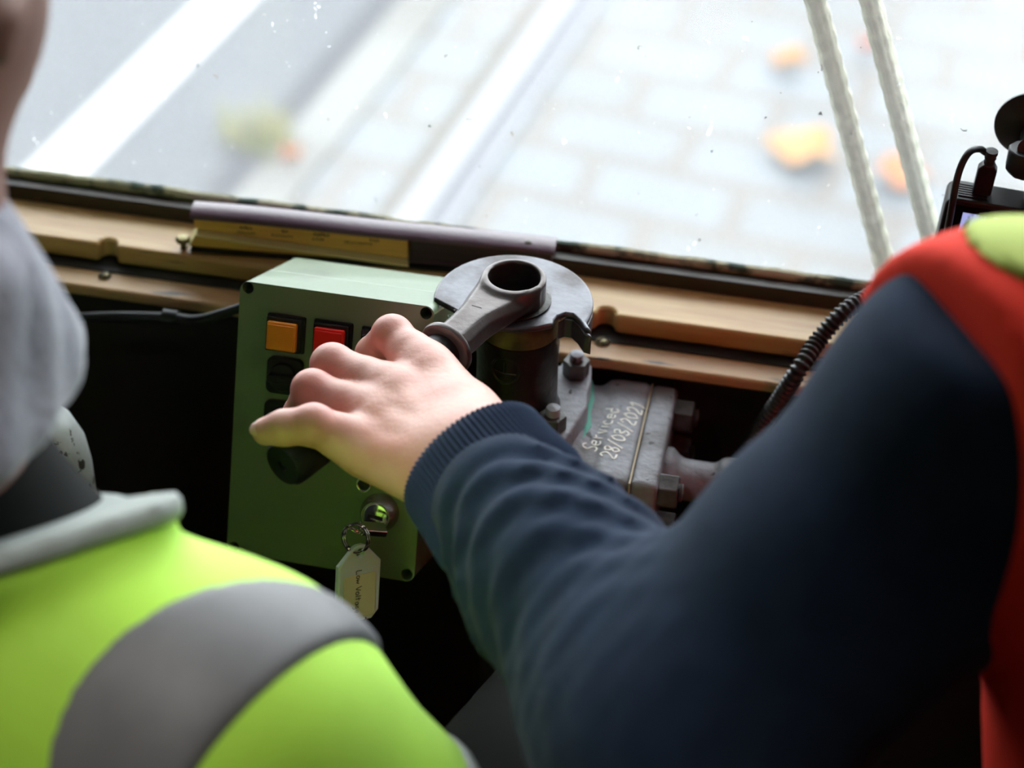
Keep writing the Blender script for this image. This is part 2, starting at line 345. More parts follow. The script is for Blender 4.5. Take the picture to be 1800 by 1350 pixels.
def glass_mat():
    m = bpy.data.materials.new('dirty_glass'); m.use_nodes = True; nt = m.node_tree; N = nt.nodes; L = nt.links; N.clear()
    out = N.new('ShaderNodeOutputMaterial'); tr = N.new('ShaderNodeBsdfTransparent'); gl = N.new('ShaderNodeBsdfGlossy'); gl.inputs['Roughness'].default_value = 0.02
    tr.inputs[0].default_value = (0.93, 0.95, 0.95, 1)
    fr = N.new('ShaderNodeFresnel'); fr.inputs[0].default_value = 1.25; mx = N.new('ShaderNodeMixShader'); L.new(fr.outputs[0], mx.inputs[0]); L.new(tr.outputs[0], mx.inputs[1]); L.new(gl.outputs[0], mx.inputs[2])
    film = N.new('ShaderNodeBsdfTranslucent'); film.inputs[0].default_value = (0.95, 0.96, 0.97, 1)
    tc = N.new('ShaderNodeTexCoord')
    nz = N.new('ShaderNodeTexNoise'); nz.inputs['Scale'].default_value = 7; nz.inputs['Detail'].default_value = 8; L.new(tc.outputs['Object'], nz.inputs['Vector'])
    mr = N.new('ShaderNodeMapRange'); mr.inputs['From Min'].default_value = 0.3; mr.inputs['From Max'].default_value = 0.8; mr.inputs['To Min'].default_value = 0.030; mr.inputs['To Max'].default_value = 0.041; L.new(nz.outputs['Fac'], mr.inputs['Value'])
    m2 = N.new('ShaderNodeMixShader'); L.new(mr.outputs[0], m2.inputs[0]); L.new(mx.outputs[0], m2.inputs[1]); L.new(film.outputs[0], m2.inputs[2])
    cur = m2
    def specks(scale, thr, rnd, shader, stretch, rotv, dens):
        nonlocal cur
        mp = N.new('ShaderNodeMapping'); mp.inputs['Scale'].default_value = stretch; mp.inputs['Rotation'].default_value = rotv; L.new(tc.outputs['Object'], mp.inputs[0])
        wz = N.new('ShaderNodeTexNoise'); wz.inputs['Scale'].default_value = 160; L.new(tc.outputs['Object'], wz.inputs['Vector'])
        add = N.new('ShaderNodeMixRGB'); add.blend_type = 'LINEAR_LIGHT'; add.inputs[0].default_value = 0.006; L.new(mp.outputs[0], add.inputs[1]); L.new(wz.outputs['Color'], add.inputs[2])
        vo = N.new('ShaderNodeTexVoronoi'); vo.inputs['Scale'].default_value = scale; L.new(add.outputs[0], vo.inputs['Vector'])
        sp = N.new('ShaderNodeSeparateColor'); L.new(vo.outputs['Color'], sp.inputs[0])
        sz = N.new('ShaderNodeMath'); sz.operation = 'MULTIPLY'; sz.inputs[1].default_value = thr; L.new(sp.outputs[1], sz.inputs[0])
        lt = N.new('ShaderNodeMath'); lt.operation = 'LESS_THAN'; L.new(vo.outputs['Distance'], lt.inputs[0]); L.new(sz.outputs[0], lt.inputs[1])
        g = N.new('ShaderNodeMath'); g.operation = 'GREATER_THAN'; g.inputs[1].default_value = rnd; L.new(sp.outputs[0], g.inputs[0])
        mu = N.new('ShaderNodeMath'); mu.operation = 'MULTIPLY'; L.new(lt.outputs[0], mu.inputs[0]); L.new(g.outputs[0], mu.inputs[1])
        m3 = N.new('ShaderNodeMath'); m3.operation = 'MULTIPLY'; m3.inputs[1].default_value = dens; L.new(mu.outputs[0], m3.inputs[0])
        ms = N.new('ShaderNodeMixShader'); L.new(m3.outputs[0], ms.inputs[0]); L.new(cur.outputs[0], ms.inputs[1]); L.new(shader.outputs[0], ms.inputs[2]); cur = ms
    white = N.new('ShaderNodeBsdfTranslucent'); white.inputs[0].default_value = (0.60, 0.61, 0.62, 1)
    dk = N.new('ShaderNodeBsdfDiffuse'); dk.inputs[0].default_value = (0.06, 0.05, 0.04, 1)
    br = N.new('ShaderNodeBsdfTranslucent'); br.inputs[0].default_value = (0.2, 0.18, 0.15, 1)
    specks(80, 0.12, 0.45, white, (1, 1, 0.42), (0, 0.35, 0), 0.65)
    specks(150, 0.10, 0.6, white, (1, 1, 0.4), (0, -0.3, 0), 0.5)
    specks(90, 0.10, 0.70, br, (1, 1, 0.7), (0, 0.9, 0), 0.8)
    specks(60, 0.075, 0.6, dk, (1, 1, 1), (0, 0, 0), 0.8)
    L.new(cur.outputs[0], out.inputs[0]); return m
M_glass = glass_mat()
obj('window_glass', MB().box((XL, yG, zG-0.006), X*(XR-XL), Y*0.004, Z*(ZT-zG+0.006)), M_glass, wn, smooth=0)
# putty bead along the foot of the glass, ragged
pv = MB(); xs = np.arange(XL, XR, 0.004); ring = []
nz1 = np.convolve(rng.normal(0, 1, len(xs)+8), np.ones(5)/5, 'same')[:len(xs)]
path = [V(x, yG-0.0015, zG-0.0045+0.0006*nz1[i]) for i, x in enumerate(xs)]
pv.tube(path, 0.0045, 8, rfun=lambda i, th: 0.0037+0.0005*nz1[i])
obj('putty_bead', pv, M_putty, wn)
wf = MB(); wf.box((XL-0.64, yG-0.02, SILL), X*0.64, Y*0.06, Z*(ZT-SILL)); wf.box((XR, yG-0.02, SILL), X*0.56, Y*0.06, Z*(ZT-SILL)); wf.box((XL-0.1, yG-0.02, ZT-0.03), X*(XR-XL+0.2), Y*0.06, Z*0.06)  # side posts made wide, out of view, to cut light from the sides
obj('window_frame', wf, M_frame, wn)

# street: frame along the rails
GR = -0.60
tr_a = math.radians(7.5); TF = V(math.sin(tr_a), math.cos(tr_a), 0); TR = V(math.cos(tr_a), -math.sin(tr_a), 0)
def street_mat():
    m = bpy.data.materials.new('street_surface'); m.use_nodes = True; nt = m.node_tree; N = nt.nodes; L = nt.links; b = N['Principled BSDF']; b.inputs['Roughness'].default_value = 0.55
    tc = N.new('ShaderNodeTexCoord'); mp = N.new('ShaderNodeMapping'); mp.inputs['Rotation'].default_value = (0, 0, tr_a); L.new(tc.outputs['Object'], mp.inputs[0])
    wz = N.new('ShaderNodeTexNoise'); wz.inputs['Scale'].default_value = 3.0; L.new(mp.outputs[0], wz.inputs['Vector'])
    wp = N.new('ShaderNodeMixRGB'); wp.blend_type = 'LINEAR_LIGHT'; wp.inputs[0].default_value = 0.03; L.new(mp.outputs[0], wp.inputs[1]); L.new(wz.outputs['Color'], wp.inputs[2])
    bk = N.new('ShaderNodeTexBrick'); bk.inputs['Scale'].default_value = 1.0; bk.inputs['Brick Width'].default_value = 0.33; bk.inputs['Row Height'].default_value = 0.20; bk.inputs['Mortar Size'].default_value = 0.030; bk.inputs['Mortar Smooth'].default_value = 0.3
    bk.inputs['Color1'].default_value = (0.07203, 0.07938, 0.08963, 1); bk.inputs['Color2'].default_value = (0.06027, 0.06101, 0.06248, 1); bk.inputs['Mortar'].default_value = (0.05762, 0.04856, 0.04281, 1); L.new(wp.outputs[0], bk.inputs['Vector'])
    nz = N.new('ShaderNodeTexNoise'); nz.inputs['Scale'].default_value = 2.5; nz.inputs['Detail'].default_value = 4; L.new(mp.outputs[0], nz.inputs['Vector'])
    mr = N.new('ShaderNodeMapRange'); mr.inputs['To Min'].default_value = 0.8; mr.inputs['To Max'].default_value = 1.2; L.new(nz.outputs['Fac'], mr.inputs['Value'])
    mx = N.new('ShaderNodeVectorMath'); mx.operation = 'MULTIPLY'; L.new(bk.outputs['Color'], mx.inputs[0]); L.new(mr.outputs[0], mx.inputs[1]); L.new(mx.outputs[0], b.inputs['Base Color'])
    return m
gp = lambda px, py: atz(px, py, GR)
def u_of(p): return float(np.dot(p-CAM, TR))
st = MB(); st.add([V(-14, 0, GR), V(14, 0, GR), V(14, 30, GR), V(-14, 30, GR)], [(0, 1, 2, 3)])
struct('street', st, street_mat(), 'stone sett street outside', smooth=0)
def strip(u0, u1, z, h, m, name, lab, v0=0.5, v1=25):
    o = V(CAM[0], CAM[1], 0)+TR*u0+TF*v0+Z*z
    return struct(name, MB().box(o, TR*(u1-u0), TF*(v1-v0), Z*h), m, lab, smooth=0)
M_asph = mat('asphalt', (0.03848, 0.04029, 0.04617), 0.8, col2=(0.04256, 0.04437, 0.05025), scale=60)
M_kerb = mat('kerb_stone', (0.09056, 0.08776, 0.08337), 0.7, col2=(0.06584, 0.06144, 0.05486), scale=3.0, lo=0.45, hi=0.6)
uK0 = u_of(gp(425, 335)); uK1 = u_of(gp(530, 335))
strip(-9, uK0, GR, 0.006, M_asph, 'road_asphalt', 'grey asphalt lane outside the windscreen')
strip(uK0-0.07, uK0, GR+0.006, 0.0015, mat('gutter_dirt', (0.022, 0.022, 0.027), 0.9), 'road_gutter', 'dark dirt line at the asphalt edge')
strip(uK0, uK1, GR, 0.010, M_kerb, 'road_kerb', 'pale stone edging between asphalt and setts')
uL0 = u_of(gp(58, 290)); uL1 = u_of(gp(172, 290))
strip(uL0, uL1, GR+0.006, 0.002, M_lineW, 'road_marking', 'white painted line on the asphalt')
uR0 = u_of(gp(722, 345)); uR1 = u_of(gp(790, 345))
rl = thing('tram_rail', 'bright steel tram rail running between pale setts outside', 'rail', V(CAM[0], CAM[1], 0)+TR*((uR0+uR1)/2)+TF*0.5+Z*GR)
def rstrip(u0, u1, z, h, m, n): obj(n, MB().box(V(CAM[0], CAM[1], 0)+TR*u0+TF*0.5+Z*z, TR*(u1-u0), TF*24, Z*h), m, rl, smooth=0)
rstrip(uR0, uR1-0.012, GR, 0.012, M_rail, 'rail_head')
rstrip(uR1-0.012, uR1+0.028, GR, 0.004, mat('rail_groove_dirt', (0.058, 0.058, 0.070), 0.7), 'groove')
rstrip(uR1+0.028, uR1+0.05, GR, 0.011, mat('dull_rail', (0.0924, 0.0924, 0.1023), 0.5, 0.2), 'rail_lip')
rstrip(uR0-0.045, uR0, GR, 0.005, mat('rail_joint', (0.056, 0.048, 0.040), 0.8), 'joint_filling')

# fallen leaves: lobed, slightly cupped
def leaf(px, py, wpx, label, seed, m=M_leaf, curl=0.03):
    r = random.Random(seed); c = gp(px, py); d = np.dot(c-CAM, CF); R_ = wpx*d/FPX/2; rot = r.uniform(0, 6.28)
    n = 40; vs = [c+Z*(0.020+curl*0.6)]; 
    for ringf in (0.5, 1.0):
        for k in range(n):
            a = 2*math.pi*k/n; lob = 0.72+0.28*abs(math.cos(2.5*a))+0.04*math.sin(11*a)
            rr = R_*lob*ringf; vs.append(c+V(rr*math.cos(a+rot), rr*math.sin(a+rot), 0.018+curl*(0.3 if ringf < 1 else 1)*(0.6+0.4*math.sin(3*a+seed))))
    fs = [(0, 1+k, 1+(k+1) % n) for k in range(n)]+[(1+k, 1+n+k, 1+n+(k+1) % n, 1+(k+1) % n) for k in range(n)]
    t = thing('fallen_leaf', label, 'leaf', c, 'fallen autumn leaves on the setts')
    b = finish('leaf_blade', vs, fs, m, t); s = b.modifiers.new('thick', 'SOLIDIFY'); s.thickness = 0.002
    a = rot+math.pi/5
    obj('leaf_stalk', MB().tube([c+V(R_*0.6*math.cos(a), R_*0.6*math.sin(a), 0.02), c+V(R_*1.25*math.cos(a), R_*1.25*math.sin(a), 0.012)], 0.002, 6), m, t)
leaf(1407, 277, 125, 'largest orange leaf on the setts, left of the two ropes', 1)
leaf(1580, 322, 95, 'orange leaf on the setts seen between the ropes, low near the sill', 2, mat('rust_leaf', (0.264, 0.0858, 0.0231), 0.6))
leaf(1382, 119, 62, 'small orange leaf far out on the setts left of the ropes', 3)
leaf(1522, 96, 34, 'tiny reddish leaf between the tops of the two ropes', 4, mat('red_leaf', (0.264, 0.066, 0.033), 0.6))
leaf(512, 288, 34, 'small reddish leaf on the kerb stones beside the rail', 5, MATS['rust_leaf'])
wd = MB()
c0 = gp(455, 262)
for k in range(70):
    a = random.uniform(0, 6.28); rr = abs(random.gauss(0, 0.055)); b0 = c0+V(rr*math.cos(a), rr*math.sin(a), 0.0)
    tip = b0+V(random.uniform(-.03, .03), random.uniform(-.03, .03), random.uniform(.04, .12)); sd_ = nrm(V(random.uniform(-1, 1), random.uniform(-1, 1), 0))*0.007
    wd.add([b0-sd_, b0+sd_, tip, tip-sd_*.3], [(0, 1, 2, 3)])
o = obj('weed_tuft', wd, M_weed, smooth=0); tag(o, 'yellowish weeds growing at the asphalt edge beside the kerb', 'weeds', kind='stuff')

# ================================================================== ledge hardware
def screw(px, py, z, m, label, r=0.0042, slot=0.5):
    c = atz(px, py, z); t = thing('ledge_screw', label, 'screw', c, 'slotted screws in the lower ledge')
    h = obj('screw_head', MB().lathe([(r, 0.0), (r, 0.0008), (r*0.8, 0.0020), (r*0.4, 0.0027), (0.0001, 0.0029)], c, Z, 32), m, t)
    d = V(math.cos(slot), math.sin(slot), 0); e = V(-d[1], d[0], 0)
    obj('slot', MB().cbox(c+Z*0.0022, d, e, Z, r*1.5, 0.0009, 0.0016), M_ink, t, smooth=0)
screw(184, 486, zLow, M_screw, 'tarnished brass slotted screw in the ledge near the fleece collar', slot=1.0)
screw(1059, 602, zLow, M_screw, 'slotted screw in the ledge beside the notched lever plate', 0.0050, slot=0.75)
c = atz(323, 436, SILL); t = thing('sill_peg', 'small dark mushroom headed peg on the sill left of the ticket book', 'peg', c)
obj('peg_stem', MB().lathe([(0.0022, 0), (0.0022, 0.006)], c, Z, 20), M_brass, t)
obj('peg_head', MB().lathe([(0.0020, 0.0052), (0.0048, 0.0058), (0.0050, 0.0072), (0.0035, 0.0088), (0.0001, 0.0093)], c, Z, 28), M_brass, t)

# ================================================================== ticket book on the sill
bl = atz(336, 439, SILL); br_ = atz(973, 489, SILL); bx = nrm((br_-bl)*V(1, 1, 0)); by = V(-bx[1], bx[0], 0); LB = float(np.linalg.norm((br_-bl)[:2]))
tb = thing('ticket_book', 'thick ticket book with purple cover and yellowed pages lying on the sill', 'book', bl+bx*LB/2)
def bp(u, v, h): return bl+bx*u+by*v+Z*h
def slab(prof, u0, u1, n=24, bow=None):   # prof: list of (v,h) closed; bow(u)->(dh) added to h
    mb = MB(); m = len(prof); us = np.linspace(u0, u1, n); vs = []
    for u in us:
        for (v_, h_) in prof: vs.append(bp(u, v_, bow(u, v_, h_) if bow else h_))
    fs = [(i*m+k, i*m+(k+1) % m, (i+1)*m+(k+1) % m, (i+1)*m+k) for i in range(n-1) for k in range(m)]
    fs += [tuple(range(m))[::-1], tuple(range((n-1)*m, n*m))]
    return mb.add(vs, fs)
LY = LB*0.600                               # where the yellow pages end
DB = 0.021
tk = lambda u: 0.0292-0.0078*(u/LB)**1.3     # thickness falls to the right
sc = lambda u, v, h: h*tk(u)/0.0258
obj('back_cover', slab([(-0.003, 0), (DB, 0), (DB, 0.0024), (-0.003, 0.0024)], 0, LB*0.985, bow=lambda u, v, h: h), M_blackm, tb, bevel=0.0005)
flap = lambda u: max(0.0034, 0.0150-0.0118*(u/LY)**0.9)     # height of the loose pale sheet above the bottom cover
obj('inner_pages', slab([(0.006, 0.0022), (DB-0.001, 0.0022), (DB-0.001, 0.0215), (0.0035, 0.0215), (0.0035, 0.0110), (0.006, 0.0110)], 0.004, LY, bow=sc), M_pages, tb, smooth=20)
obj('page_block', slab([(0.0012, 0.0), (0.006, 0.0), (0.006, 1.0), (0.0012, 1.0)], 0.003, LY, bow=lambda u, v, h: (flap(u)+0.0022)*(1-h)+0.0212*tk(u)/0.0258*h), M_pages, tb, smooth=20)
obj('loose_sheet', slab([(-0.0036, -0.0008), (0.012, 0.0004), (0.012, 0.0020), (-0.0036, 0.0001)], -0.0015, LY+0.001, bow=lambda u, v, h: flap(u)+h*1.3), M_sheet, tb, smooth=20)
obj('folded_sheet', slab([(0.0008, 0.0022), (0.0035, 0.0022), (0.0022, 1.0), (0.0012, 1.0)], -0.0005, LY*0.97, bow=lambda u, v, h: h if h < 0.5 else flap(u)), mat('orange_page', (0.85, 0.50, 0.11), 0.75), tb, smooth=20)
obj('strap_block', slab([(0.0008, 0.0022), (DB-0.0005, 0.0022), (DB-0.0005, 0.0225), (0.0008, 0.0225)], LY+0.0012, LB*0.992, bow=sc), mat('dark_purple_leaves', (0.028, 0.018, 0.024), 0.45, col2=(0.05, 0.032, 0.045), scale=30, stretch=(0.4, 0.4, 40)), tb, bevel=0.0008)
obj('lower_leaf', slab([(-0.0012, 0.0046), (0.008, 0.0046), (0.008, 0.0056), (-0.0012, 0.0056)], LY+0.0005, LB*0.95, bow=lambda u, v, h: h-0.001*(u-LY)/(LB-LY)), M_cover, tb, bevel=0.0004)
cov = [(-0.0008, 0.0218), (-0.0008, 0.0236), (0.0006, 0.0250), (0.008, 0.0258), (0.014, 0.0256), (0.018, 0.0238), (DB, 0.0200), (DB, 0.006), (DB-0.0014, 0.006), (DB-0.0014, 0.0195), (0.0165, 0.0222), (0.0135, 0.0238), (0.004, 0.0228), (0.0008, 0.0218)]
obj('front_cover', slab(cov, 0.001, LB, 40, bow=lambda u, v, h: sc(u, v, h)+(0.0004*math.sin(u*38))), M_cover, tb, smooth=50)
pc = bp(LB*0.925, 0.007, tk(LB*0.925)-0.0004); obj('press_stud', MB().lathe([(0.0028, 0), (0.0026, 0.0008), (0.0012, 0.0014), (0.0001, 0.0015)], pc, Z, 24), M_steel, tb)
wr = MB()
for (u0, h0, n_, s_) in ((0.034, 0.0180, 4, 1.0), (0.062, 0.0178, 2, 1.0), (0.083, 0.0172, 5, 1.0), (0.120, 0.0164, 3, 0.9), (0.032, 0.0142, 6, 0.7), (0.055, 0.0140, 7, 0.7), (0.082, 0.0136, 4, 0.8), (0.103, 0.0132, 9, 0.7)):
    for k in range(n_):
        a = bp(u0+k*0.0021, 0.0010, h0+0.0012+0.0030*(0.10-u0)); q = [a, a+Z*0.0022*s_*random.uniform(.5, 1)+bx*random.uniform(-.0004, .0008), a+bx*0.0011+Z*0.0005*random.uniform(-.5, 1.5)]
        wr.tube(q, 0.00045*s_, 5)
obj('pencil_marks', wr, M_ink, tb, smooth=0)

# ================================================================== green control box
bW = nrm(V(0.1208, -0.0070, 0.0055)); bH = V(0.0032, -0.0684, -0.1576); bH = nrm(bH-bW*np.dot(bH, bW)); bD = np.cross(bW, bH)
if np.dot(bD, CF) < 0: bD = -bD
TL = at(422.7, 493.06, 1.19); WB, HB, DBX = 0.1211, 0.1718, 0.086
def bxp(a, b, c): return TL+bW*a+bH*b+bD*c
def onbox(px, py, off=0.0):                # pixel -> (a,b) on the plane lifted off the face by off
    n = -bD; o = TL+n*off; v = ray(px, py); p = CAM+v*(np.dot(o-CAM, n)/np.dot(v, n)); return float(np.dot(p-TL, bW)), float(np.dot(p-TL, bH))
cb = thing('control_box', 'green metal switch box with coloured push buttons and a key lock', 'control box', bxp(WB/2, HB, DBX*0.5))
def rrect(w_, h_, r, n=6):
    out = []
    for cx, cy, a0 in ((w_-r, h_-r, 0), (r, h_-r, 90), (r, r, 180), (w_-r, r, 270)):
        for k in range(n+1):
            a = math.radians(a0+90*k/n); out.append((cx+r*math.cos(a), cy+r*math.sin(a)))
    return out
seam = 0.040
lid = obj('lid', MB().prism([bxp(a, b, 0) for a, b in rrect(WB, HB, 0.0055)], bD*(seam-0.0004)), M_box, cb, bevel=0.0016, bseg=3)
holes = MB(); HP = [onbox(436, 506), onbox(749, 551), onbox(411, 962), onbox(715, 1010)]
lid.modifiers.clear()
for a, b in HP: holes.lathe([(0.0036, -0.01), (0.0036, 0.016)], bxp(a, b, 0), bD, 32)
cut(lid, holes)
bv = lid.modifiers.new('bevel', 'BEVEL'); bv.width = 0.0014; bv.segments = 3; bv.limit_method = 'ANGLE'; bv.angle_limit = math.radians(50); bv.harden_normals = True
for a, b in HP: obj('cover_screw', MB().lathe([(0.0034, 0.0125), (0.0034, 0.0155)], bxp(a, b, 0), bD, 24), M_blackm, cb)
obj('housing', MB().prism([bxp(a, b, seam) for a, b in rrect(WB, HB, 0.0055)], bD*(DBX-seam)), M_box, cb, bevel=0.0008)
obj('seam_gasket', MB().prism([bxp(a+0.0006, b+0.0006, seam-0.0006) for a, b in rrect(WB-0.0012, HB-0.0012, 0.005)], bD*0.001), M_blackm, cb)
nF = -bD
def pbox(name, m, a0, b0, w_, h_, z0, z1, parent, r=0.001, bev=0.0006):
    return obj(name, MB().prism([bxp(a0+a, b0+b, -z0) for a, b in rrect(w_, h_, r, 4)], nF*(z1-z0)), m, parent, bevel=bev)
def button(px, py, m, name, label):
    a, b = onbox(px, py, 0.0105); w_, h_ = 0.0186, 0.0172
    p = pbox(name, M_black, a-w_/2-0.0016, b-h_/2-0.0022, w_+0.0034, h_+0.0036, 0.0, 0.0065, cb)
    p['label'] = label
    pbox('bezel_flange', M_black, a-w_/2-0.0026, b-h_/2-0.0032, w_+0.0054, h_+0.0054, 0.0, 0.0025, p)
    lens = pbox('lens', m, a-w_/2, b-h_/2, w_, h_, 0.0065, 0.0102, p, 0.001, 0.0009)
    pbox('lens_face', m, a-w_/2+0.0007, b-h_/2+0.0014, w_-0.0016, h_-0.0020, 0.0102, 0.0112, p, 0.0006, 0.0005)
button(493, 593, M_yel, 'push_button', 'amber square push button')
button(576, 604, M_red, 'push_button', 'red square push button half under the fingers')
button(660, 617, M_black, 'push_button', 'black push button behind the index finger')
def rotary(px, py):
    a, b = onbox(px, py, 0.003); s_ = 0.0225
    p = pbox('rotary_switch', M_black, a-s_/2, b-s_/2, s_, s_, 0, 0.0045, cb, 0.004, 0.0008)
    k = obj('switch_knob', MB().lathe([(0.0086, 0.004), (0.0086, 0.0068), (0.0080, 0.0078), (0.0001, 0.0079)], bxp(a, b, 0), nF, 40), M_black, p)
    obj('knob_bar', MB().cbox(bxp(a, b, -0.0105), bW, bH, nF, 0.0155, 0.0042, 0.006), M_black, p, bevel=0.0008)
for px, py in ((500, 661), (495, 737), (582, 672), (577, 748)): rotary(px, py)
a, b = onbox(639, 852, 0.001); il = obj('indicator_bezel', MB().torus(bxp(a, b, -0.0006), nF, 0.0042, 0.0008), M_chrome, cb)
obj('indicator_lens', MB().lathe([(0.0038, 0), (0.003, 0.0012), (0.0001, 0.0016)], bxp(a, b, 0), nF, 24), M_black, il)
# key lock
a, b = onbox(660, 908, 0.010); kc = bxp(a, b, 0)
kl = obj('key_switch', MB().lathe([(0.0118, 0), (0.0118, 0.0035), (0.0108, 0.0065), (0.0092, 0.0098), (0.0088, 0.0104), (0.0082, 0.0104), (0.0080, 0.0092), (0.0001, 0.0092)], kc, nF, 56), mat('dull_nickel', (0.42, 0.39, 0.36), 0.25, 0.9), cb)
obj('lock_core', MB().lathe([(0.0078, 0.0090), (0.0078, 0.0098), (0.0070, 0.0102), (0.0001, 0.0102)], kc, nF, 48), M_chrome, kl)
kdir = nrm(bW*0.97+bH*0.10); kup = np.cross(nF, kdir)
obj('key_slot', MB().cbox(kc+nF*0.0103-kup*0.0005, kdir, kup, nF, 0.0095, 0.0021, 0.0008), M_ink, kl, smooth=0)
# key with ring and tag, hanging from the lock
ke = thing('door_key', 'small steel key standing in the lock of the green box', 'key', kc+nF*0.0103)
ko = kc+nF*0.0108+bH*0.0030; obj('key_blade', MB().cbox(ko+nF*0.004, kdir, kup, nF, 0.0070, 0.0016, 0.009), M_chrome, ke, bevel=0.0003)
kb = at(640, 932, 1.1675); kx = nrm(at(677, 932, 1.176)-at(612, 928, 1.166)); 
obj('key_bow', MB().cbox(at(655, 930, 1.1685), kx, nrm(Z-kx*kx[2]), np.cross(kx, nrm(Z-kx*kx[2])), 0.0160, 0.0042, 0.009), M_chrome, ke, bevel=0.0006)
kr = thing('key_ring', 'double steel split ring linking the key and its tag', 'ring', at(628, 945, 1.163))
rc = at(626, 946, 1.163); rax = nrm(CF*0.80+CR*0.42+CU*0.12)
for k_, dx in enumerate((-0.0010, 0.0010)): obj('ring_coil', MB().torus(rc+rax*dx, rax, 0.0085, 0.0008, 48, 10), M_chrome, kr)
obj('ring_link', MB().torus(at(622, 931, 1.162), nrm(CU*0.9+CR*0.35), 0.0048, 0.0009, 32, 10), M_chrome, kr)
tg = thing('key_tag', 'clear plastic key tag with handwritten yellow label hanging below the lock', 'key tag', at(633, 1085, 1.185))
tcen = at(632, 1026, 1.172); tx = nrm(at(673, 1016, 1.186)-at(590, 1034, 1.165)); tz = nrm(CU*0.97-CF*0.30+CR*0.02); tz = nrm(tz-tx*np.dot(tz, tx)); ty = np.cross(tz, tx)  # ty away from the viewer
if np.dot(ty, CF) < 0: ty = -ty
TWd, THt = 0.0300, 0.0480
def tp(a, b, c=0.0): return tcen+tx*a+tz*b+ty*c
out = [(-TWd/2, -THt/2+0.003), (-TWd/2+0.003, -THt/2), (TWd/2-0.005, -THt/2), (TWd/2, -THt/2+0.005), (TWd/2, THt/2-0.0115), (0.0042, THt/2-0.0008), (0.0018, THt/2), (-0.0018, THt/2), (-0.0042, THt/2-0.0008), (-TWd/2, THt/2-0.0115)]
tm = obj('tag_body', MB().prism([tp(a, b) for a, b in out], ty*0.0042), M_tag, tg)
cut(tm, MB().lathe([(0.0027, -0.01), (0.0027, 0.01)], tp(0.000, THt/2-0.0050), ty, 24))
bv = tm.modifiers.new('bevel', 'BEVEL'); bv.width = 0.001; bv.segments = 3; bv.limit_method = 'ANGLE'; bv.angle_limit = math.radians(50)
lw = MB().prism([tp(-TWd/2+0.0036+a, -THt/2+0.0030+b, -0.0002) for a, b in rrect(TWd-0.0072, 0.0270, 0.0015)], -ty*0.0006)
obj('paper_label', lw, M_label, tg, bevel=0.0003)
wm = MB(); writing(wm, 'Low Voltage', tp(-0.0030, 0.0085, -0.0009), -tz, tx, -ty, 0.0037, 0.00023, 0.03)
obj('handwriting', wm, M_ink, tg, smooth=0)
obj('tag_clasp', MB().cbox(tp(0.0055, -THt/2+0.0005, -0.0001), tx, tz, ty, 0.0008, 0.0028, 0.0006), M_ink, tg, smooth=0)
# bracket carrying the box
bk = MB(); 
bk.prism([bxp(0.02, HB*0.30, DBX), bxp(0.02, HB*0.97, DBX), V(bxp(0.02, HB*0.97, DBX)[0], yW-0.0005, bxp(0.02, HB*0.97, DBX)[2]), V(bxp(0.02, HB*0.30, DBX)[0], yW-0.0005, bxp(0.02, HB*0.30, DBX)[2])], bW*0.08)
obj('mounting_bracket', bk, M_panel, cb)

# cable leaving the box to the left, with its clip
cpts = [bxp(0.0, 0.022, 0.066), at(395, 550, 1.262), at(345, 562, 1.275), at(300, 558, 1.289), at(200, 556, 1.30), at(120, 560, 1.31)]
cpts = [p if i < 2 else V(p[0], min(p[1], yW-0.006), p[2]) for i, p in enumerate(cpts)]
o = obj('power_cable', MB().tube(spline(cpts, 10), 0.0033, 14), M_rubber); tag(o, 'black cable running left from the green box under the ledge', 'cable')
cc = cpts[3]; t = thing('cable_clip', 'black cable clip with a small screw, fixed under the ledge', 'clip', cc-Z*0.01)
obj('clip_band', MB().lathe([(0.0034, -0.005), (0.0052, -0.005), (0.0052, 0.005), (0.0034, 0.005)], cc, X, 28, closed=True), M_rubber, t)
obj('clip_foot', MB().box(V(cc[0]-0.005, yW-0.003, cc[2]-0.018), X*0.010, Y*0.003, Z*0.018), M_rubber, t, bevel=0.0008)
obj('clip_screw', MB().lathe([(0.0030, 0), (0.0024, 0.0014), (0.0001, 0.002)], V(cc[0], yW-0.003, cc[2]-0.012), -Y, 20), M_screw, t)

# ================================================================== brake valve
BO = at(904, 486, 1.17)                     # centre of the boss, top
axz = Z
ZP = BO[2]-0.0165                           # top of the notched plate
bv_ = thing('brake_valve', 'dark cast iron brake valve with notched plate and bolted flange below the sill', 'valve', V(BO[0], BO[1], BO[2]-0.16))
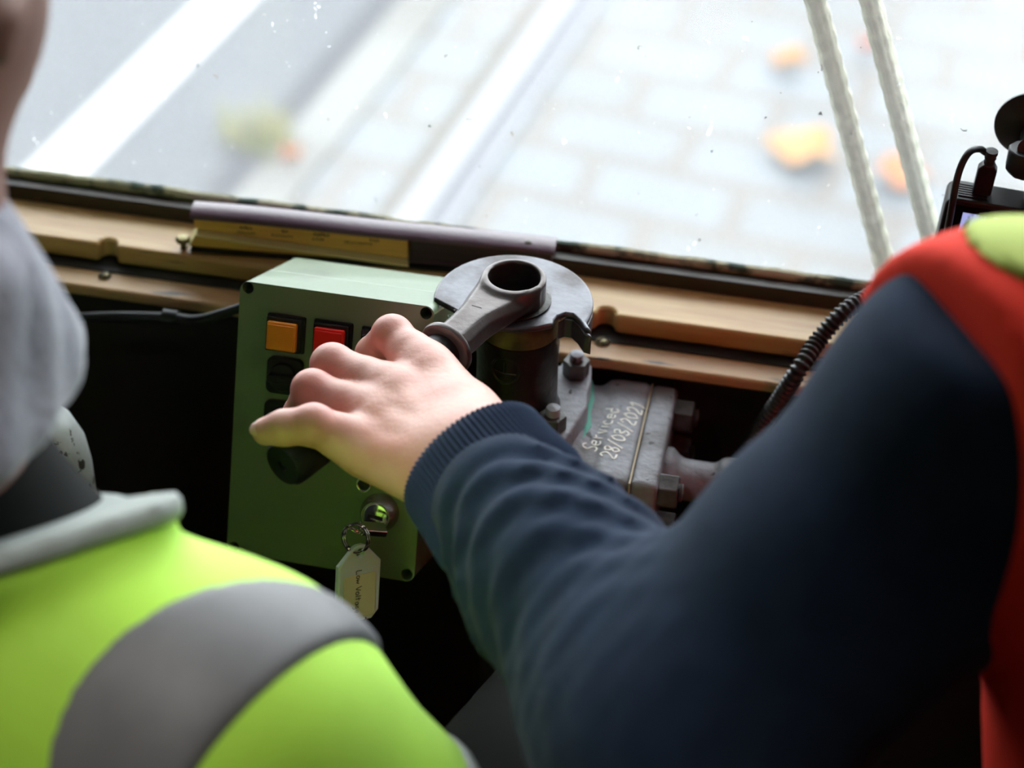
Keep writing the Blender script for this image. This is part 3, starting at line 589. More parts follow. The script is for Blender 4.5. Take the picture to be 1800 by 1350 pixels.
# removable lever handle
ld = at(785, 600, 1.128)-BO; ld[2] = -0.003; LA = float(np.linalg.norm(ld)); ld = nrm(ld)
ls = nrm(np.cross(Z, ld)); lu = np.cross(ld, ls)
lv = thing('brake_lever', 'worn steel brake lever with a ring end and dark rubber grip held by the hand', 'lever', BO-Z*0.017)
LC = BO+Z*0.0-lu*0.006
def f_lever(p):
    d = cyl(p, BO, Z, 0.0190, -0.0172, 0.0, 0.0012)
    q = BO-Z*0.0078
    arm = None
    axs = np.array([ld, ls, lu])
    s0, s1 = 0.004, LA-0.002
    pp = (p-q.astype(np.float32))@axs.T.astype(np.float32); u_ = np.clip((pp[..., 0]-0.012)/0.034, 0, 1); u_ = u_*u_*(3-2*u_)
    hw = 0.0180+(0.0112-0.0180)*u_; hh = 0.0074+(0.0093-0.0074)*u_
    a_, b_ = np.abs(pp[..., 1]), np.abs(pp[..., 2])
    e = np.maximum(smax(smax(a_-hw, b_-hh, 0.001), (a_+b_-(hw+hh)*0.80)*0.7071, 0.001), np.abs(pp[..., 0]-(s0+s1)/2)-(s1-s0)/2); arm = e
    d = smin(d, arm, 0.006)
    d = smax(d, -cyl(p, BO, Z, 0.0154, -0.05, 0.05), 0.0012)
    return d
lo = np.minimum(BO, BO+ld*LA)-0.026; hi = np.maximum(BO, BO+ld*LA)+0.026; lo[2] = BO[2]-0.028; hi[2] = BO[2]+0.006
vv, ff = surfnet(f_lever, lo, hi, 0.0008)
o = finish('lever_arm', vv, ff, M_steel, lv, smooth=55, fix=False)
cE = BO-Z*0.0078+ld*LA
obj('collar', MB().lathe([(0.0100, -0.0026), (0.0150, -0.0026), (0.0166, -0.0014), (0.0170, 0.0004), (0.0164, 0.0020), (0.0150, 0.0028), (0.0100, 0.0028)], cE, ld, 56), M_steel, lv)
ge = at(496, 819, 1.049); gd = nrm(ge-cE); LG = float(np.linalg.norm(ge-cE))
obj('grip', MB().lathe([(0.0085, 0.0), (0.0112, 0.002), (0.0112, 0.02), (0.0118, LG*0.45), (0.0128, LG*0.8), (0.0136, LG*0.93), (0.0134, LG*0.975), (0.0115, LG*0.998), (0.003, LG), (0.0028, LG-0.002), (0.0001, LG-0.002)], cE, gd, 48), M_rubber, lv, smooth=50)
em = MB()                                   # stamped figures on the lever
ep = BO-Z*0.0078+lu*0.0093+ld*0.0545
writing(em, '0 1', ep-ls*0.004, -ld, -ls, lu, 0.0062, 0.00016); em.tube([ep-ls*0.004-ld*0.017, ep+ls*0.002-ld*0.018], 0.00025, 6)
for i in range(len(em.v)):
    p = np.array(em.v[i]); s_ = np.dot(p-ep, lu); em.v[i] = tuple(p-lu*s_+lu*(s_*0.3-0.0002))
obj('stamped_figures', em, mat('stamp_shadow_iron', (0.08, 0.07, 0.07), 0.6), lv, smooth=0)
lip = MB().lathe([(0.0146, 0.0), (0.0160, 0.0), (0.0160, -0.0012), (0.0146, -0.0012)], BO-Z*0.0, Z, 48, closed=True)

# notched plate, outline read on its own level
zp = lambda px, py: atz(px, py, ZP)
Pc = V(BO[0], BO[1], ZP); rp = [float(np.linalg.norm((zp(*q)-Pc)[:2])) for q in ((766, 520), (1044, 566), (1005, 495))]
out = []
RB = 0.0475
aL = math.atan2(*((zp(765, 524)-Pc)[[1, 0]])); aR = math.atan2(*((zp(1046, 570)-Pc)[[1, 0]]))
if aL < aR: aL += 2*math.pi
for a in np.linspace(aL, aR, 30): out.append(Pc+RB*V(math.cos(a), math.sin(a), 0))
for q in ((1041, 581), (1028, 577), (1018, 562), (1007, 552), (994, 550), (981, 555), (974, 562), (972, 569), (945, 575), (905, 578), (868, 574), (838, 565), (815, 552)): out.append(zp(*q))
plate = MB().prism(out, -Z*0.0040)
lobe = [p for p in out[:30] if (p-Pc)[0] > 0.026 and (p-Pc)[1] < 0.020]+out[30:36]
obj('notched_plate', plate, mat('oiled_steel', (0.125, 0.125, 0.14), 0.34, 0.6, col2=(0.05, 0.043, 0.045), scale=24, lo=0.5, hi=0.65, bump=0.15, bscale=200), bv_, bevel=0.0016, bseg=3)
obj('plate_lobe', MB().prism([p-Z*0.0045 for p in lobe], -Z*0.0135), MATS['oiled_steel'], bv_, bevel=0.0018, bseg=3)
obj('spindle', MB().lathe([(0.0225, -0.0163), (0.0225, -0.0152), (0.0205, -0.0145), (0.0145, -0.0145)], BO, Z, 48), M_dark, bv_)
RV = 0.0247; Vc = at(914, 576, 1.172)*V(1, 1, 0)+Z*0; VC = V(BO[0]+0.004, BO[1]-0.001, 0); ZF = 0.957
obj('brass_band', MB().lathe([(RV-0.004, ZP-0.0040), (RV-0.0010, ZP-0.0040), (RV-0.0002, ZP-0.0185), (RV-0.004, ZP-0.019)], VC, Z, 64), M_brass, bv_)
zt = ZP-0.0185
obj('valve_body', MB().lathe([(RV-0.004, zt), (RV, zt-0.001), (RV+0.0003, zt-0.012), (RV, zt-0.03), (RV+0.0005, ZF+0.004), (RV+0.003, ZF-0.001), (RV+0.003, ZF-0.004)], VC, Z, 64), M_dark, bv_)
# round maker's mark with a T, low relief on the body
mkp = aty(890, 648, VC[1]-RV*0.9); ang = math.atan2(mkp[1]-VC[1], mkp[0]-VC[0]); zc_ = float(mkp[2]); mk = MB()
def onb(a, z_, r_=RV+0.0003): return VC*V(1, 1, 0)+V(math.cos(a)*r_, math.sin(a)*r_, z_)
mk.tube([onb(ang+0.0085/RV*math.cos(t_), zc_+0.0092*math.sin(t_)) for t_ in np.linspace(0, 2*math.pi, 49)], 0.0007, 8, cap=False)
mk.tube([onb(ang, zc_-0.001), onb(ang, zc_+0.0062)], 0.0008, 8); mk.tube([onb(ang+s_*0.0065/RV, zc_-0.0018) for s_ in np.linspace(-1, 1, 9)], 0.0006, 8)
obj('cast_mark', mk, M_dark, bv_)
# base flange
zfl = lambda px, py: atz(px, py, ZF)
ofl = [zfl(*q) for q in ((985, 640), (1000, 622), (1018, 617), (1032, 625), (1040, 642), (1040, 668), (1033, 690), (1034, 712), (1018, 735), (1003, 760), (985, 777), (955, 790), (925, 786), (905, 770))]
cx_ = VC*V(1, 1, 0)+Z*ZF
ofl += [cx_+V(0.034*math.cos(a), 0.034*math.sin(a), 0) for a in np.linspace(math.radians(250), math.radians(80), 12)]
fl = obj('base_flange', MB().prism(ofl, -Z*0.0155), M_iron, bv_, bevel=0.0022, bseg=3)
gk = [np.asarray(p)+nrm((np.asarray(p)-cx_)*V(1, 1, 0))*0.0028-Z*0.0158 for p in ofl]
obj('gasket', MB().prism(gk, -Z*0.0016), M_gask, bv_)
def hexnut(base, ax, af, h, stud, rot, parent, m=M_dark, name='flange_nut', ms=None):
    ax = nrm(ax); a = nrm(np.cross(ax, V(0.2, 0.9, 0.3))); b = np.cross(ax, a); R_ = af/math.sqrt(3)
    P = [base+(a*math.cos(rot+k*math.pi/3)+b*math.sin(rot+k*math.pi/3))*R_ for k in range(6)]
    n = obj(name, MB().prism(P, ax*h), m, parent, bevel=0.0009)
    if stud: 
        prof = [(0.0001, h+stud)]+[(af*0.27, h+stud-0.0008)]
        k = 0
        while h+stud-0.0015-k*0.0011 > h: prof += [(af*0.30, h+stud-0.0015-k*0.0011), (af*0.27, h+stud-0.0020-k*0.0011)]; k += 1
        prof += [(af*0.29, h*0.5)]
        obj('stud_end', MB().lathe(prof[::-1], base, ax, 28), ms or M_iron, n)
    return n
M_dust = mat('dust_topped_iron', (0.085, 0.08, 0.08), 0.45, 0.3, col2=(0.035, 0.03, 0.028), scale=60, lo=0.42, hi=0.62, bump=0.3, bscale=200)
hexnut(zfl(1012, 658), Z, 0.0150, 0.0115, 0.0058, 0.45, bv_, M_dust)
hexnut(zfl(971, 752), Z, 0.0150, 0.0105, 0.0062, 0.2, bv_, M_dust)
# flanged side block with writing
ZK = ZF-0.0172
zk = lambda px, py: atz(px, py, ZK)
kA = zk(1154, 690); kB = zk(1095, 848); yb0, yb1 = float(kB[1])-0.002, float(kA[1])+0.006
xs0 = float(zk(1125, 770)[0]); xe = float(zk(1172, 780)[0])
yc = (yb0+yb1)/2; hy = (yb1-yb0)/2
Ck = V(0, yc, 0); HZ = 0.052
def f_block(p):
    d = rbox(p, (xs0-0.026, yc, ZK-0.026), I3, (0.026, hy-0.004, 0.026), 0.005)
    d = smin(d, cyl(p, (VC[0], VC[1]-0.004, 0), Z, 0.040, ZK-0.05, ZK, 0.004), 0.012)
    d = smin(d, rbox(p, (xs0-0.0115, yc, ZK-0.025), I3, (0.0115, hy, 0.0265), 0.005), 0.004)   # rim beside the joint
    rim = rbox(p, (xs0-0.014, yb1-0.005, ZK-0.020), I3, (0.014, 0.0055, 0.0225), 0.004)
    d = smin(d, rim, 0.006)
    return d
vv, ff = surfnet(f_block, (VC[0]-0.046, yb0-0.012, ZK-0.058), (xs0+0.004, yb1+0.012, ZK+0.008), 0.0011)
ktree = tree_of(vv, ff)
finish('side_casting', vv, ff, M_iron, bv_, smooth=60, fix=False)
def f_end(p):
    d = rbox(p, ((xs0+xe)/2+0.0004, yc, ZK-0.0245), I3, ((xe-xs0)/2-0.0003, hy+0.0005, 0.0268), 0.0035)
    return d
vv, ff = surfnet(f_end, (xs0-0.004, yb0-0.012, ZK-0.058), (xe+0.005, yb1+0.012, ZK+0.008), 0.0011)
finish('end_flange', vv, ff, M_iron, bv_, smooth=60, fix=False)
obj('joint_packing', MB().cbox((xs0+0.0002, yc, ZK-0.0235), X, Y, Z, 0.0011, 2*hy+0.0005, 0.0505), mat('old_packing', (0.42, 0.36, 0.26), 0.8), bv_)
ct = MB()
u_ = nrm(zk(1075, 722)-zk(1030, 795)); u_ = nrm(u_*V(1, 1, 0)); un = V(-u_[1], u_[0], 0)
def topz(p): return p*V(1, 1, 0)+Z*(ZK+0.0006)
writing(ct, 'Serviced', topz(zk(1046, 795)), u_, un, Z, 0.0088, 0.00055, 0.05)
writing(ct, '28/03/2021', topz(zk(1078, 812)), u_, un, Z, 0.0091, 0.00062, 0.05)
for i in range(len(ct.v)):
    p = ct.v[i]; h_ = ktree.ray_cast(Vector((p[0], p[1], ZK+0.03)), Vector((0, 0, -1)))[0]
    if h_ is not None: ct.v[i] = (p[0], p[1], h_[2]+(p[2]-ZK-0.0006)*0.8+0.00022)
obj('paint_writing', ct, M_chalk, bv_, smooth=0)
yp = yc-0.006; zp_ = ZK-0.026
def f_pipe(p):
    d = cyl(p, (0, yp, zp_), X, 0.0130, xe-0.002, xe+0.30, 0.001)
    d = smin(d, cyl(p, (0, yp, zp_), X, 0.0180, xe-0.002, xe+0.004, 0.002), 0.012)
    d = smin(d, cyl(p, (0, yp, zp_), X, 0.0175, xe+0.034, xe+0.052, 0.004), 0.006)
    return d
vv, ff = surfnet(f_pipe, (xe-0.004, yp-0.024, zp_-0.024), (xe+0.10, yp+0.024, zp_+0.024), 0.0012)
finish('outlet_pipe', vv, ff, M_iron, bv_, smooth=60, fix=False)
for (px, py, up_) in ((1222, 728, 1), (1218, 793, 0), (1163, 880, 1)):
    v = ray(px, py); p = CAM+v*((xe+0.005-CAM[0])/v[0]) if False else None
    by_, bz_ = {(1222): (yb1-0.012, ZK-0.011), (1218): (yb1-0.012, ZK-0.041), (1163): (yb0+0.013, ZK-0.011)}[px]
    hexnut(V(xe-0.0005, by_, bz_), X, 0.0195, 0.0125, 0.0035, 0.5, bv_, M_dust, 'flange_bolt', M_dust)
hexnut(V(xe-0.0005, yb0+0.013, ZK-0.041), X, 0.0195, 0.0125, 0.0035, 0.5, bv_, M_dust, 'flange_bolt', M_dust)
# standpipe below, with a union nut
zb = ZK-0.048; Vb = V(VC[0], VC[1]-0.004, 0)
obj('stand_pipe', MB().lathe([(0.021, FLOOR+0.02), (0.021, zb+0.004)], Vb, Z, 40), M_dark, bv_)
un_c = at(835, 1135, 1.24); 
obj('union_nut', MB().lathe([(0.0212, un_c[2]-0.012), (0.029, un_c[2]-0.012), (0.030, un_c[2]-0.010), (0.030, un_c[2]+0.010), (0.029, un_c[2]+0.012), (0.0212, un_c[2]+0.012)], Vb, Z, 8, closed=True), M_dark, bv_, bevel=0.001)
obj('floor_flange', MB().lathe([(0.05, FLOOR), (0.05, FLOOR+0.015), (0.024, FLOOR+0.025), (0.0205, FLOOR+0.025)], Vb, Z, 40), M_dark, bv_)

# corrugated conduit down the right of the valve
kd = [aty(1590, 496, yB)+Z*0.004, aty(1530, 521, yA+0.012), aty(1484, 549, yA-0.004), aty(1440, 597, yA-0.018), aty(1402, 653, yL-0.010), aty(1362, 716, yL-0.008), aty(1318, 780, yL-0.006), aty(1262, 860, yL-0.004), aty(1235, 970, yL-0.004)]
sp = spline(kd, 60); dd = [0.0]
for i in range(1, len(sp)): dd.append(dd[-1]+float(np.linalg.norm(sp[i]-sp[i-1])))
nn_ = int(dd[-1]/0.00052); spu = [np.array([np.interp(k*dd[-1]/nn_, dd, [q[j] for q in sp]) for j in range(3)]) for k in range(nn_+1)]
o = obj('corrugated_conduit', MB().tube(spu, 0.005, 16, rfun=lambda i, th: 0.0053+0.0009*math.sin(i*0.00052/0.0038*2*math.pi)), mat('conduit_plastic', (0.016, 0.016, 0.017), 0.35), smooth=70); tag(o, 'black corrugated conduit curving over the sill and down beside the sleeve', 'conduit')

# grey controller cap at the far left
gc = at(70, 800, 1.23); t = thing('controller_column', 'controller column with chipped pale grey cap behind the fleece collar', 'controller', V(gc[0], gc[1], FLOOR))
obj('cap', MB().lathe([(0.031, gc[2]-0.05), (0.031, gc[2]-0.01), (0.029, gc[2]+0.008), (0.023, gc[2]+0.024), (0.012, gc[2]+0.034), (0.0001, gc[2]+0.037)], gc*V(1, 1, 0), Z, 56), M_paint, t)
obj('column', MB().lathe([(0.05, FLOOR), (0.05, FLOOR+0.02), (0.028, FLOOR+0.04), (0.028, gc[2]-0.049)], gc*V(1, 1, 0), Z, 40), M_dark, t)

# ================================================================== ropes outside the glass
def rope(p0, p1, label):
    a = aty(*p0, yG+0.035); b = aty(*p1, yG+0.035); d = nrm(b-a); a = a-d*0.35; b = b+d*0.10
    n = 900; pts = [a+(b-a)*k/n for k in range(n+1)]; L_ = float(np.linalg.norm(b-a)); r_ = 0.0068
    def rf(i, th):
        z_ = i/n*L_/0.030*2*math.pi; return r_*(1+0.10*(math.cos(5*th+z_)*math.cos(5*th-z_))+0.02*math.sin(9*th+2*z_))
    o = obj('trolley_rope', MB().tube(pts, r_, 32, rfun=rf), M_rope, smooth=80); tag(o, label, 'rope', 'braided cream ropes outside the windscreen')
rope((1433, 0), (1550, 447), 'cream braided rope outside the glass, the one farther from the dash camera')
rope((1530, 0), (1637, 418), 'cream braided rope outside the glass, the one nearer the dash camera')

# ================================================================== dash camera
yD = yG-0.045
dcn = aty(1664, 347, yD); dx = nrm(V(1, -0.02, -0.035)); dz = nrm(V(-0.04, -0.10, 1.0)); dz = nrm(dz-dx*np.dot(dz, dx)); dy = np.cross(dz, dx)
def dp(a, b, c): return dcn+dx*a+dy*b+dz*c        # a right, b forward, c up
DW, DT, DH = 0.080, 0.020, 0.048
dc = thing('dash_camera', 'black dash camera with lit screen hanging from a suction mount on the windscreen', 'dash camera', dp(DW/2, DT/2, -DH))
obj('camera_body', MB().prism([dp(a, 0, c-DH) for a, c in rrect(DW, DH, 0.006)], dy*DT), M_black, dc, bevel=0.0015, bseg=3)
obj('screen_panel', MB().prism([dp(a+0.0045, -0.0006, c-DH+0.004) for a, c in rrect(DW-0.009, DH-0.008, 0.002)], dy*0.001), mat('glossy_black', (0.006, 0.006, 0.007), 0.15), dc)
def screen_mat():
    m = bpy.data.materials.new('lit_screen'); m.use_nodes = True; nt = m.node_tree; N = nt.nodes; L = nt.links; b = N['Principled BSDF']
    b.inputs['Base Color'].default_value = (0.01, 0.01, 0.012, 1); b.inputs['Roughness'].default_value = 0.2
    tc = N.new('ShaderNodeTexCoord'); mp = N.new('ShaderNodeMapping'); mp.inputs['Scale'].default_value = (160, 160, 60); L.new(tc.outputs['Object'], mp.inputs[0])
    n = N.new('ShaderNodeTexNoise'); n.inputs['Scale'].default_value = 1.0; n.inputs['Detail'].default_value = 5; L.new(mp.outputs[0], n.inputs['Vector'])
    r = N.new('ShaderNodeValToRGB'); r.color_ramp.elements[0].position = 0.40; r.color_ramp.elements[0].color = (0.04, 0.045, 0.09, 1); r.color_ramp.elements[1].position = 0.56; r.color_ramp.elements[1].color = (0.42, 0.45, 0.85, 1)
    L.new(n.outputs['Fac'], r.inputs[0]); L.new(r.outputs[0], b.inputs['Emission Color']); b.inputs['Emission Strength'].default_value = 0.9; return m
obj('screen', MB().box(dp(0.0115, -0.0009, -DH+0.007), dx*(DW-0.0155), dy*0.0006, dz*(DH-0.0155)), screen_mat(), dc, smooth=0)
vm = MB()
for k in range(6): vm.cbox(dp(0.015, 0.004+k*0.0022, 0.0003), dx, dy, dz, 0.017, 0.0009, 0.0012)
obj('vent_ribs', vm, M_black, dc, smooth=0)
pu = aty(1729, 345, yD+DT*0.5); 
pu = dp(0.0200, DT*0.5, 0.0)
pl = thing('usb_plug', 'black cable plug standing in the top of the dash camera', 'plug', pu)
obj('plug_body', MB().prism([pu+dx*(a-0.0056)+dy*0.0035+dz*c for a, c in ((0, 0.0006), (0.0112, 0.0006), (0.0112, 0.0190), (0.0088, 0.0225), (0.0024, 0.0225), (0, 0.0190))], -dy*0.007), M_black, pl, bevel=0.0012)
obj('strain_relief', MB().lathe([(0.0030, 0.022), (0.0034, 0.0235), (0.0030, 0.025), (0.0036, 0.0265), (0.0032, 0.028), (0.0038, 0.0295), (0.0036, 0.0315), (0.001, 0.0318)], pu, dz, 24), M_blackm, pl)
pcab = [pu+dz*0.030, aty(1733, 268, yD+0.008), aty(1722, 262, yD+0.004), aty(1706, 266, yD-0.004), aty(1692, 286, yD-0.010), aty(1681, 320, yD-0.014), aty(1672, 370, yD-0.016), aty(1661, 430, yD-0.014), aty(1650, 500, yD-0.004)]
obj('plug_cable', MB().tube(spline(pcab, 10), 0.0021, 12), M_black, pl)
sm = thing('suction_mount', 'black suction cup mount on the glass above the dash camera', 'mount', aty(1812, 218, yG-0.002))
sc_ = aty(1812, 218, yG-0.0005); 
obj('suction_cup', MB().lathe([(0.0215, 0), (0.0215, 0.0015), (0.019, 0.004), (0.012, 0.007), (0.009, 0.009), (0.0001, 0.009)], sc_, -Y, 48), M_black, sm)
obj('mount_stem', MB().tube([sc_-Y*0.006, sc_-Y*0.018-Z*0.006, aty(1806, 262, yD+0.004)], 0.0058, 16), M_black, sm)
cn = aty(1803, 280, yD+DT*0.4); 
obj('clamp_nut', MB().lathe([(0.0105, -0.007), (0.0112, -0.006), (0.0112, 0.006), (0.0105, 0.007), (0.004, 0.007), (0.004, -0.010), (0.008, -0.010)], cn, Z, 10, closed=True), M_black, sm, bevel=0.0008)
fo = dp(0.0540, DT*0.5, 0.0)
obj('ball_stem', MB().tube([cn-Z*0.008, fo+dz*0.012], 0.0035, 14), M_black, sm)
obj('mount_foot', MB().lathe([(0.0085, 0.0), (0.0095, 0.002), (0.0095, 0.005), (0.007, 0.008), (0.0048, 0.009), (0.0048, 0.013), (0.001, 0.0135)], fo, dz, 32), M_black, sm)

# ================================================================== PEOPLE
def head_sdf(p, c, fwd, s=1.0):
    f = nrm(fwd*V(1, 1, 0)); r = np.cross(f, Z); ax = np.array([r, f, Z])
    g = lambda a, b, c_: c+(r*a+f*b+Z*c_)*s
    d = ell(p, g(0, -0.012, 0.035), ax, (0.074*s, 0.094*s, 0.088*s))
    d = smin(d, ell(p, g(0, 0.030, -0.040), ax, (0.056*s, 0.062*s, 0.074*s)), 0.03)          # face and jaw
    d = smin(d, ball(p, g(0, 0.075, -0.098), 0.016*s), 0.03)                                # chin
    d = smin(d, cone(p, g(0, 0.090, 0.008), g(0, 0.112, -0.030), 0.007*s, 0.012*s), 0.012)  # nose
    for sg in (-1, 1):
        d = smax(d, -ball(p, g(sg*0.031, 0.104, 0.008), 0.017*s), 0.012)                    # eye sockets
        d = smin(d, ball(p, g(sg*0.031, 0.082, 0.006), 0.012*s), 0.003)
        d = smin(d, cone(p, g(sg*0.016, 0.096, 0.026), g(sg*0.046, 0.084, 0.028), 0.006*s, 0.005*s), 0.01)
        e = ell(p, g(sg*0.078, -0.008, -0.006), ax, (0.009*s, 0.019*s, 0.032*s)); e = smax(e, -ball(p, g(sg*0.090, 0.0, 0.0), 0.012*s), 0.006)
        d = smin(d, e, 0.004)                                                               # ears
    for zz, rr in ((-0.062, 0.0065), (-0.073, 0.007)): d = smin(d, cone(p, g(-0.02, 0.082, zz), g(0.02, 0.082, zz), rr*s*0.6, rr*s*0.6), 0.006)
    return d
def hair_sdf(p, c, fwd, s=1.0):
    f = nrm(fwd*V(1, 1, 0)); r = np.cross(f, Z); ax = np.array([r, f, Z])
    d = ell(p, c+(-f*0.014+Z*0.037)*s, ax, (0.081*s, 0.101*s, 0.096*s))
    q = (p-c.astype(np.float32)); pf = q@f.astype(np.float32); pz = q[..., 2]
    return smax(d, 0.55*pf*1.0-pz*0.55+0.002*s, 0.01)

def legs_sdf(p, hip, half, fwd, floor, grow=0.0):
    r = np.cross(nrm(fwd), Z); d = None
    for sg in (-1, 1):
        h = hip+r*sg*half; k = V(h[0], h[1], floor+(hip[2]-floor)*0.52)+fwd*0.03; a = V(h[0], h[1], floor+0.08)
        e = smin(cone(p, h, k, 0.085+grow, 0.058+grow), cone(p, k, a, 0.056+grow, 0.042+grow), 0.03)
        d = e if d is None else smin(d, e, 0.03)
    return d
def shoes(hip, half, fwd, floor, parent):
    r = np.cross(nrm(fwd), Z)
    for sg in (-1, 1):
        h = hip+r*sg*half; a = V(h[0], h[1], floor)
        vv, ff = surfnet(lambda p: smax(smin(cone(p, a+Z*0.035, a+fwd*0.15+Z*0.028, 0.042, 0.036), cone(p, a+Z*0.04, a+Z*0.09, 0.042, 0.046), 0.02), floor+0.002-p[..., 2], 0.004), a-0.07, a+fwd*0.2+V(.07, .07, .14), 0.006)
        finish('shoe', vv, ff, M_shoe, parent, smooth=60, fix=False)

# ------------------------------------------------------------------ the driver, left hand on the lever
WR = at(832, 816, 1.030); EL = at(1212, 1292, 0.885); SH = at(1735, 740, 0.855)
D_ax = V(SH[0]+0.20, SH[1]-0.02, 0)              # body axis
dfw = nrm(V(0.10, 1.0, 0))
NK = V(D_ax[0], D_ax[1], SH[2]+0.044); HC = V(D_ax[0]+0.01, D_ax[1]+0.03, SH[2]+0.275)
SH2 = V(D_ax[0]+0.165, D_ax[1]-0.04, SH[2])
HIP = V(D_ax[0]+0.02, D_ax[1]-0.06, SH[2]-0.52)
Axb = np.array([np.cross(dfw, Z), dfw, Z])
EL2 = SH2+V(0.08, 0.0, -0.27); WR2 = EL2+V(-0.02, 0.10, -0.10)
def torso_sdf(p, g=0.0):
    d = smin(cone(p, SH, SH2, 0.062+g, 0.062+g), cone(p, SH+V(0.02, 0, 0.002), NK-Z*0.01, 0.062+g, 0.062+g), 0.03)
    d = smin(d, ell(p, V(D_ax[0], D_ax[1], SH[2]-0.10), Axb, (0.165+g, 0.115+g, 0.19+g)), 0.06)
    d = smin(d, ell(p, V(D_ax[0]+0.01, D_ax[1]-0.04, SH[2]-0.36), Axb, (0.155+g, 0.12+g, 0.25+g)), 0.06)
    d = smin(d, cone(p, NK-Z*0.03, NK+Z*0.03, 0.075+g*0.5, 0.06+g*0.5), 0.05)
    return d
# hand: joints in the place, palm over the grip, fingers curled over its far side
J = lambda x, y, d: at(x, y, d)
FI = {'index': [J(756, 656, 1.092), J(690, 590, 1.118), J(657, 622, 1.142), J(668, 660, 1.150)],
      'middle': [J(698, 694, 1.078), J(585, 642, 1.103), J(566, 680, 1.126), J(585, 716, 1.136)],
      'ring': [J(666, 736, 1.066), J(550, 686, 1.084), J(530, 728, 1.106), J(552, 760, 1.116)],
      'little': [J(643, 788, 1.052), J(552, 747, 1.041), J(499, 752, 1.041), J(468, 758, 1.044)]}
FR = {'index': [0.0130, 0.0112, 0.0104, 0.0088], 'middle': [0.0128, 0.0117, 0.0105, 0.0088], 'ring': [0.0124, 0.0110, 0.0101, 0.0086], 'little': [0.0122, 0.0108, 0.0094, 0.0076]}
TH = [J(812, 742, 1.058), J(785, 722, 1.090), J(750, 724, 1.118), J(708, 742, 1.124)]
TR_ = [0.017, 0.013, 0.011, 0.0095]
gup = nrm(at(700, 680, 1.04)-at(700, 680, 1.10))
PIPn = {}
def hand_sdf(p):
    mid = {k: v[0] for k, v in FI.items()}
    wa = WR+nrm(FI['index'][0]-FI['little'][0])*0.014; wb = WR-nrm(FI['index'][0]-FI['little'][0])*0.014
    palm = None
    for k, r0, wp in (('index', 0.0155, wa), ('middle', 0.0160, wa*0.6+wb*0.4), ('ring', 0.0155, wa*0.3+wb*0.7), ('little', 0.0145, wb)):
        e = cone(p, mid[k]+CF*0.004, wp, r0-0.001, 0.019); palm = e if palm is None else smin(palm, e, 0.010)
    palm = smin(palm, cone(p, TH[0], WR, 0.018, 0.020), 0.012)
    palm = smin(palm, cone(p, mid['little']+CF*0.012+CR*0.004, wb+CF*0.008, 0.014, 0.018), 0.012)
    palm = smin(palm, cone(p, WR, WR+(EL-WR)*0.30, 0.0255, 0.030), 0.020)
    palm = smin(palm, cone(p, WR+(EL-WR)*0.25, WR+(EL-WR)*0.6, 0.030, 0.036), 0.02)
    for k in FI: 
        palm = smin(palm, ball(p, mid[k]-CF*0.0050+CU*0.0010, 0.0085), 0.009)                # knuckle heads
        palm = smin(palm, cone(p, mid[k]-CF*0.0105, mid[k]*0.45+WR*0.55-CF*0.017, 0.0030, 0.0020), 0.008)   # tendons
    d = palm
    for k in ('index', 'middle', 'ring', 'little'):
        q, r = FI[k], FR[k]
        e = chain(p, q, r, 0.003)
        e = smin(e, ball(p, q[1]+(q[1]-q[0])*0.02-CF*0.0022, r[1]*0.92), 0.004)              # middle knuckle
        e = smin(e, cone(p, q[0]*0.55+q[1]*0.45, q[0]*0.75+q[1]*0.25, r[0]*0.93, r[0]*0.97), 0.006)
        e = smin(palm, e, 0.009) if True else e
        d = smin(d, e, 0.0018)
    e = chain(p, TH, TR_, 0.004); d = smin(d, smin(palm, e, 0.010), 0.002)
    return d
driver = thing('person', 'person in a navy jumper and orange red vest gripping the brake lever', 'person', V(D_ax[0], D_ax[1], FLOOR))
lo = np.min([*FI['index'], *FI['little'], *TH, WR, WR+(EL-WR)*0.35], 0)-0.034; hi = np.max([*FI['index'], *FI['little'], *FI['middle'], *TH, WR, WR+(EL-WR)*0.35], 0)+0.034
hv, hf = surfnet(hand_sdf, lo, hi, 0.00125)
def body_sdf(p):
    d = torso_sdf(p, -0.012)
    d = smin(d, cone(p, NK, HC-Z*0.05, 0.056, 0.052), 0.03); d = smin(d, head_sdf(p, HC, dfw), 0.02)
    d = smin(d, chain(p, [SH, EL, WR+(EL-WR)*0.25], [0.048, 0.040, 0.030], 0.02), 0.03)
    d = smin(d, chain(p, [SH2, EL2, WR2], [0.048, 0.040, 0.026], 0.02), 0.03)
    d = smin(d, smin(ell(p, WR2+V(0, 0.05, -0.01), I3, (0.038, 0.05, 0.016)), cone(p, WR2+V(-.03, .03, 0), WR2+V(-.05, .07, 0), .012, .008), 0.01), 0.015)
    for k in range(4): d = smin(d, chain(p, [WR2+V(-0.027+k*0.018, 0.085, -0.012), WR2+V(-0.029+k*0.019, 0.125, -0.02), WR2+V(-0.029+k*0.019, 0.145, -0.042)], [0.010, 0.0085, 0.007]), 0.003)
    d = smin(d, legs_sdf(p, HIP, 0.09, dfw, FLOOR, -0.01), 0.04)
    return d
bvv, bff = surfnet(body_sdf, V(D_ax[0]-0.42, D_ax[1]-0.28, FLOOR), V(D_ax[0]+0.36, D_ax[1]+0.42, HC[2]+0.16), 0.0065)
bs = finish('body', np.concatenate([hv, bvv]), list(map(tuple, hf))+list(map(tuple, bff+len(hv))), M_skin, driver, smooth=0, fix=False)
bs.data.shade_smooth()
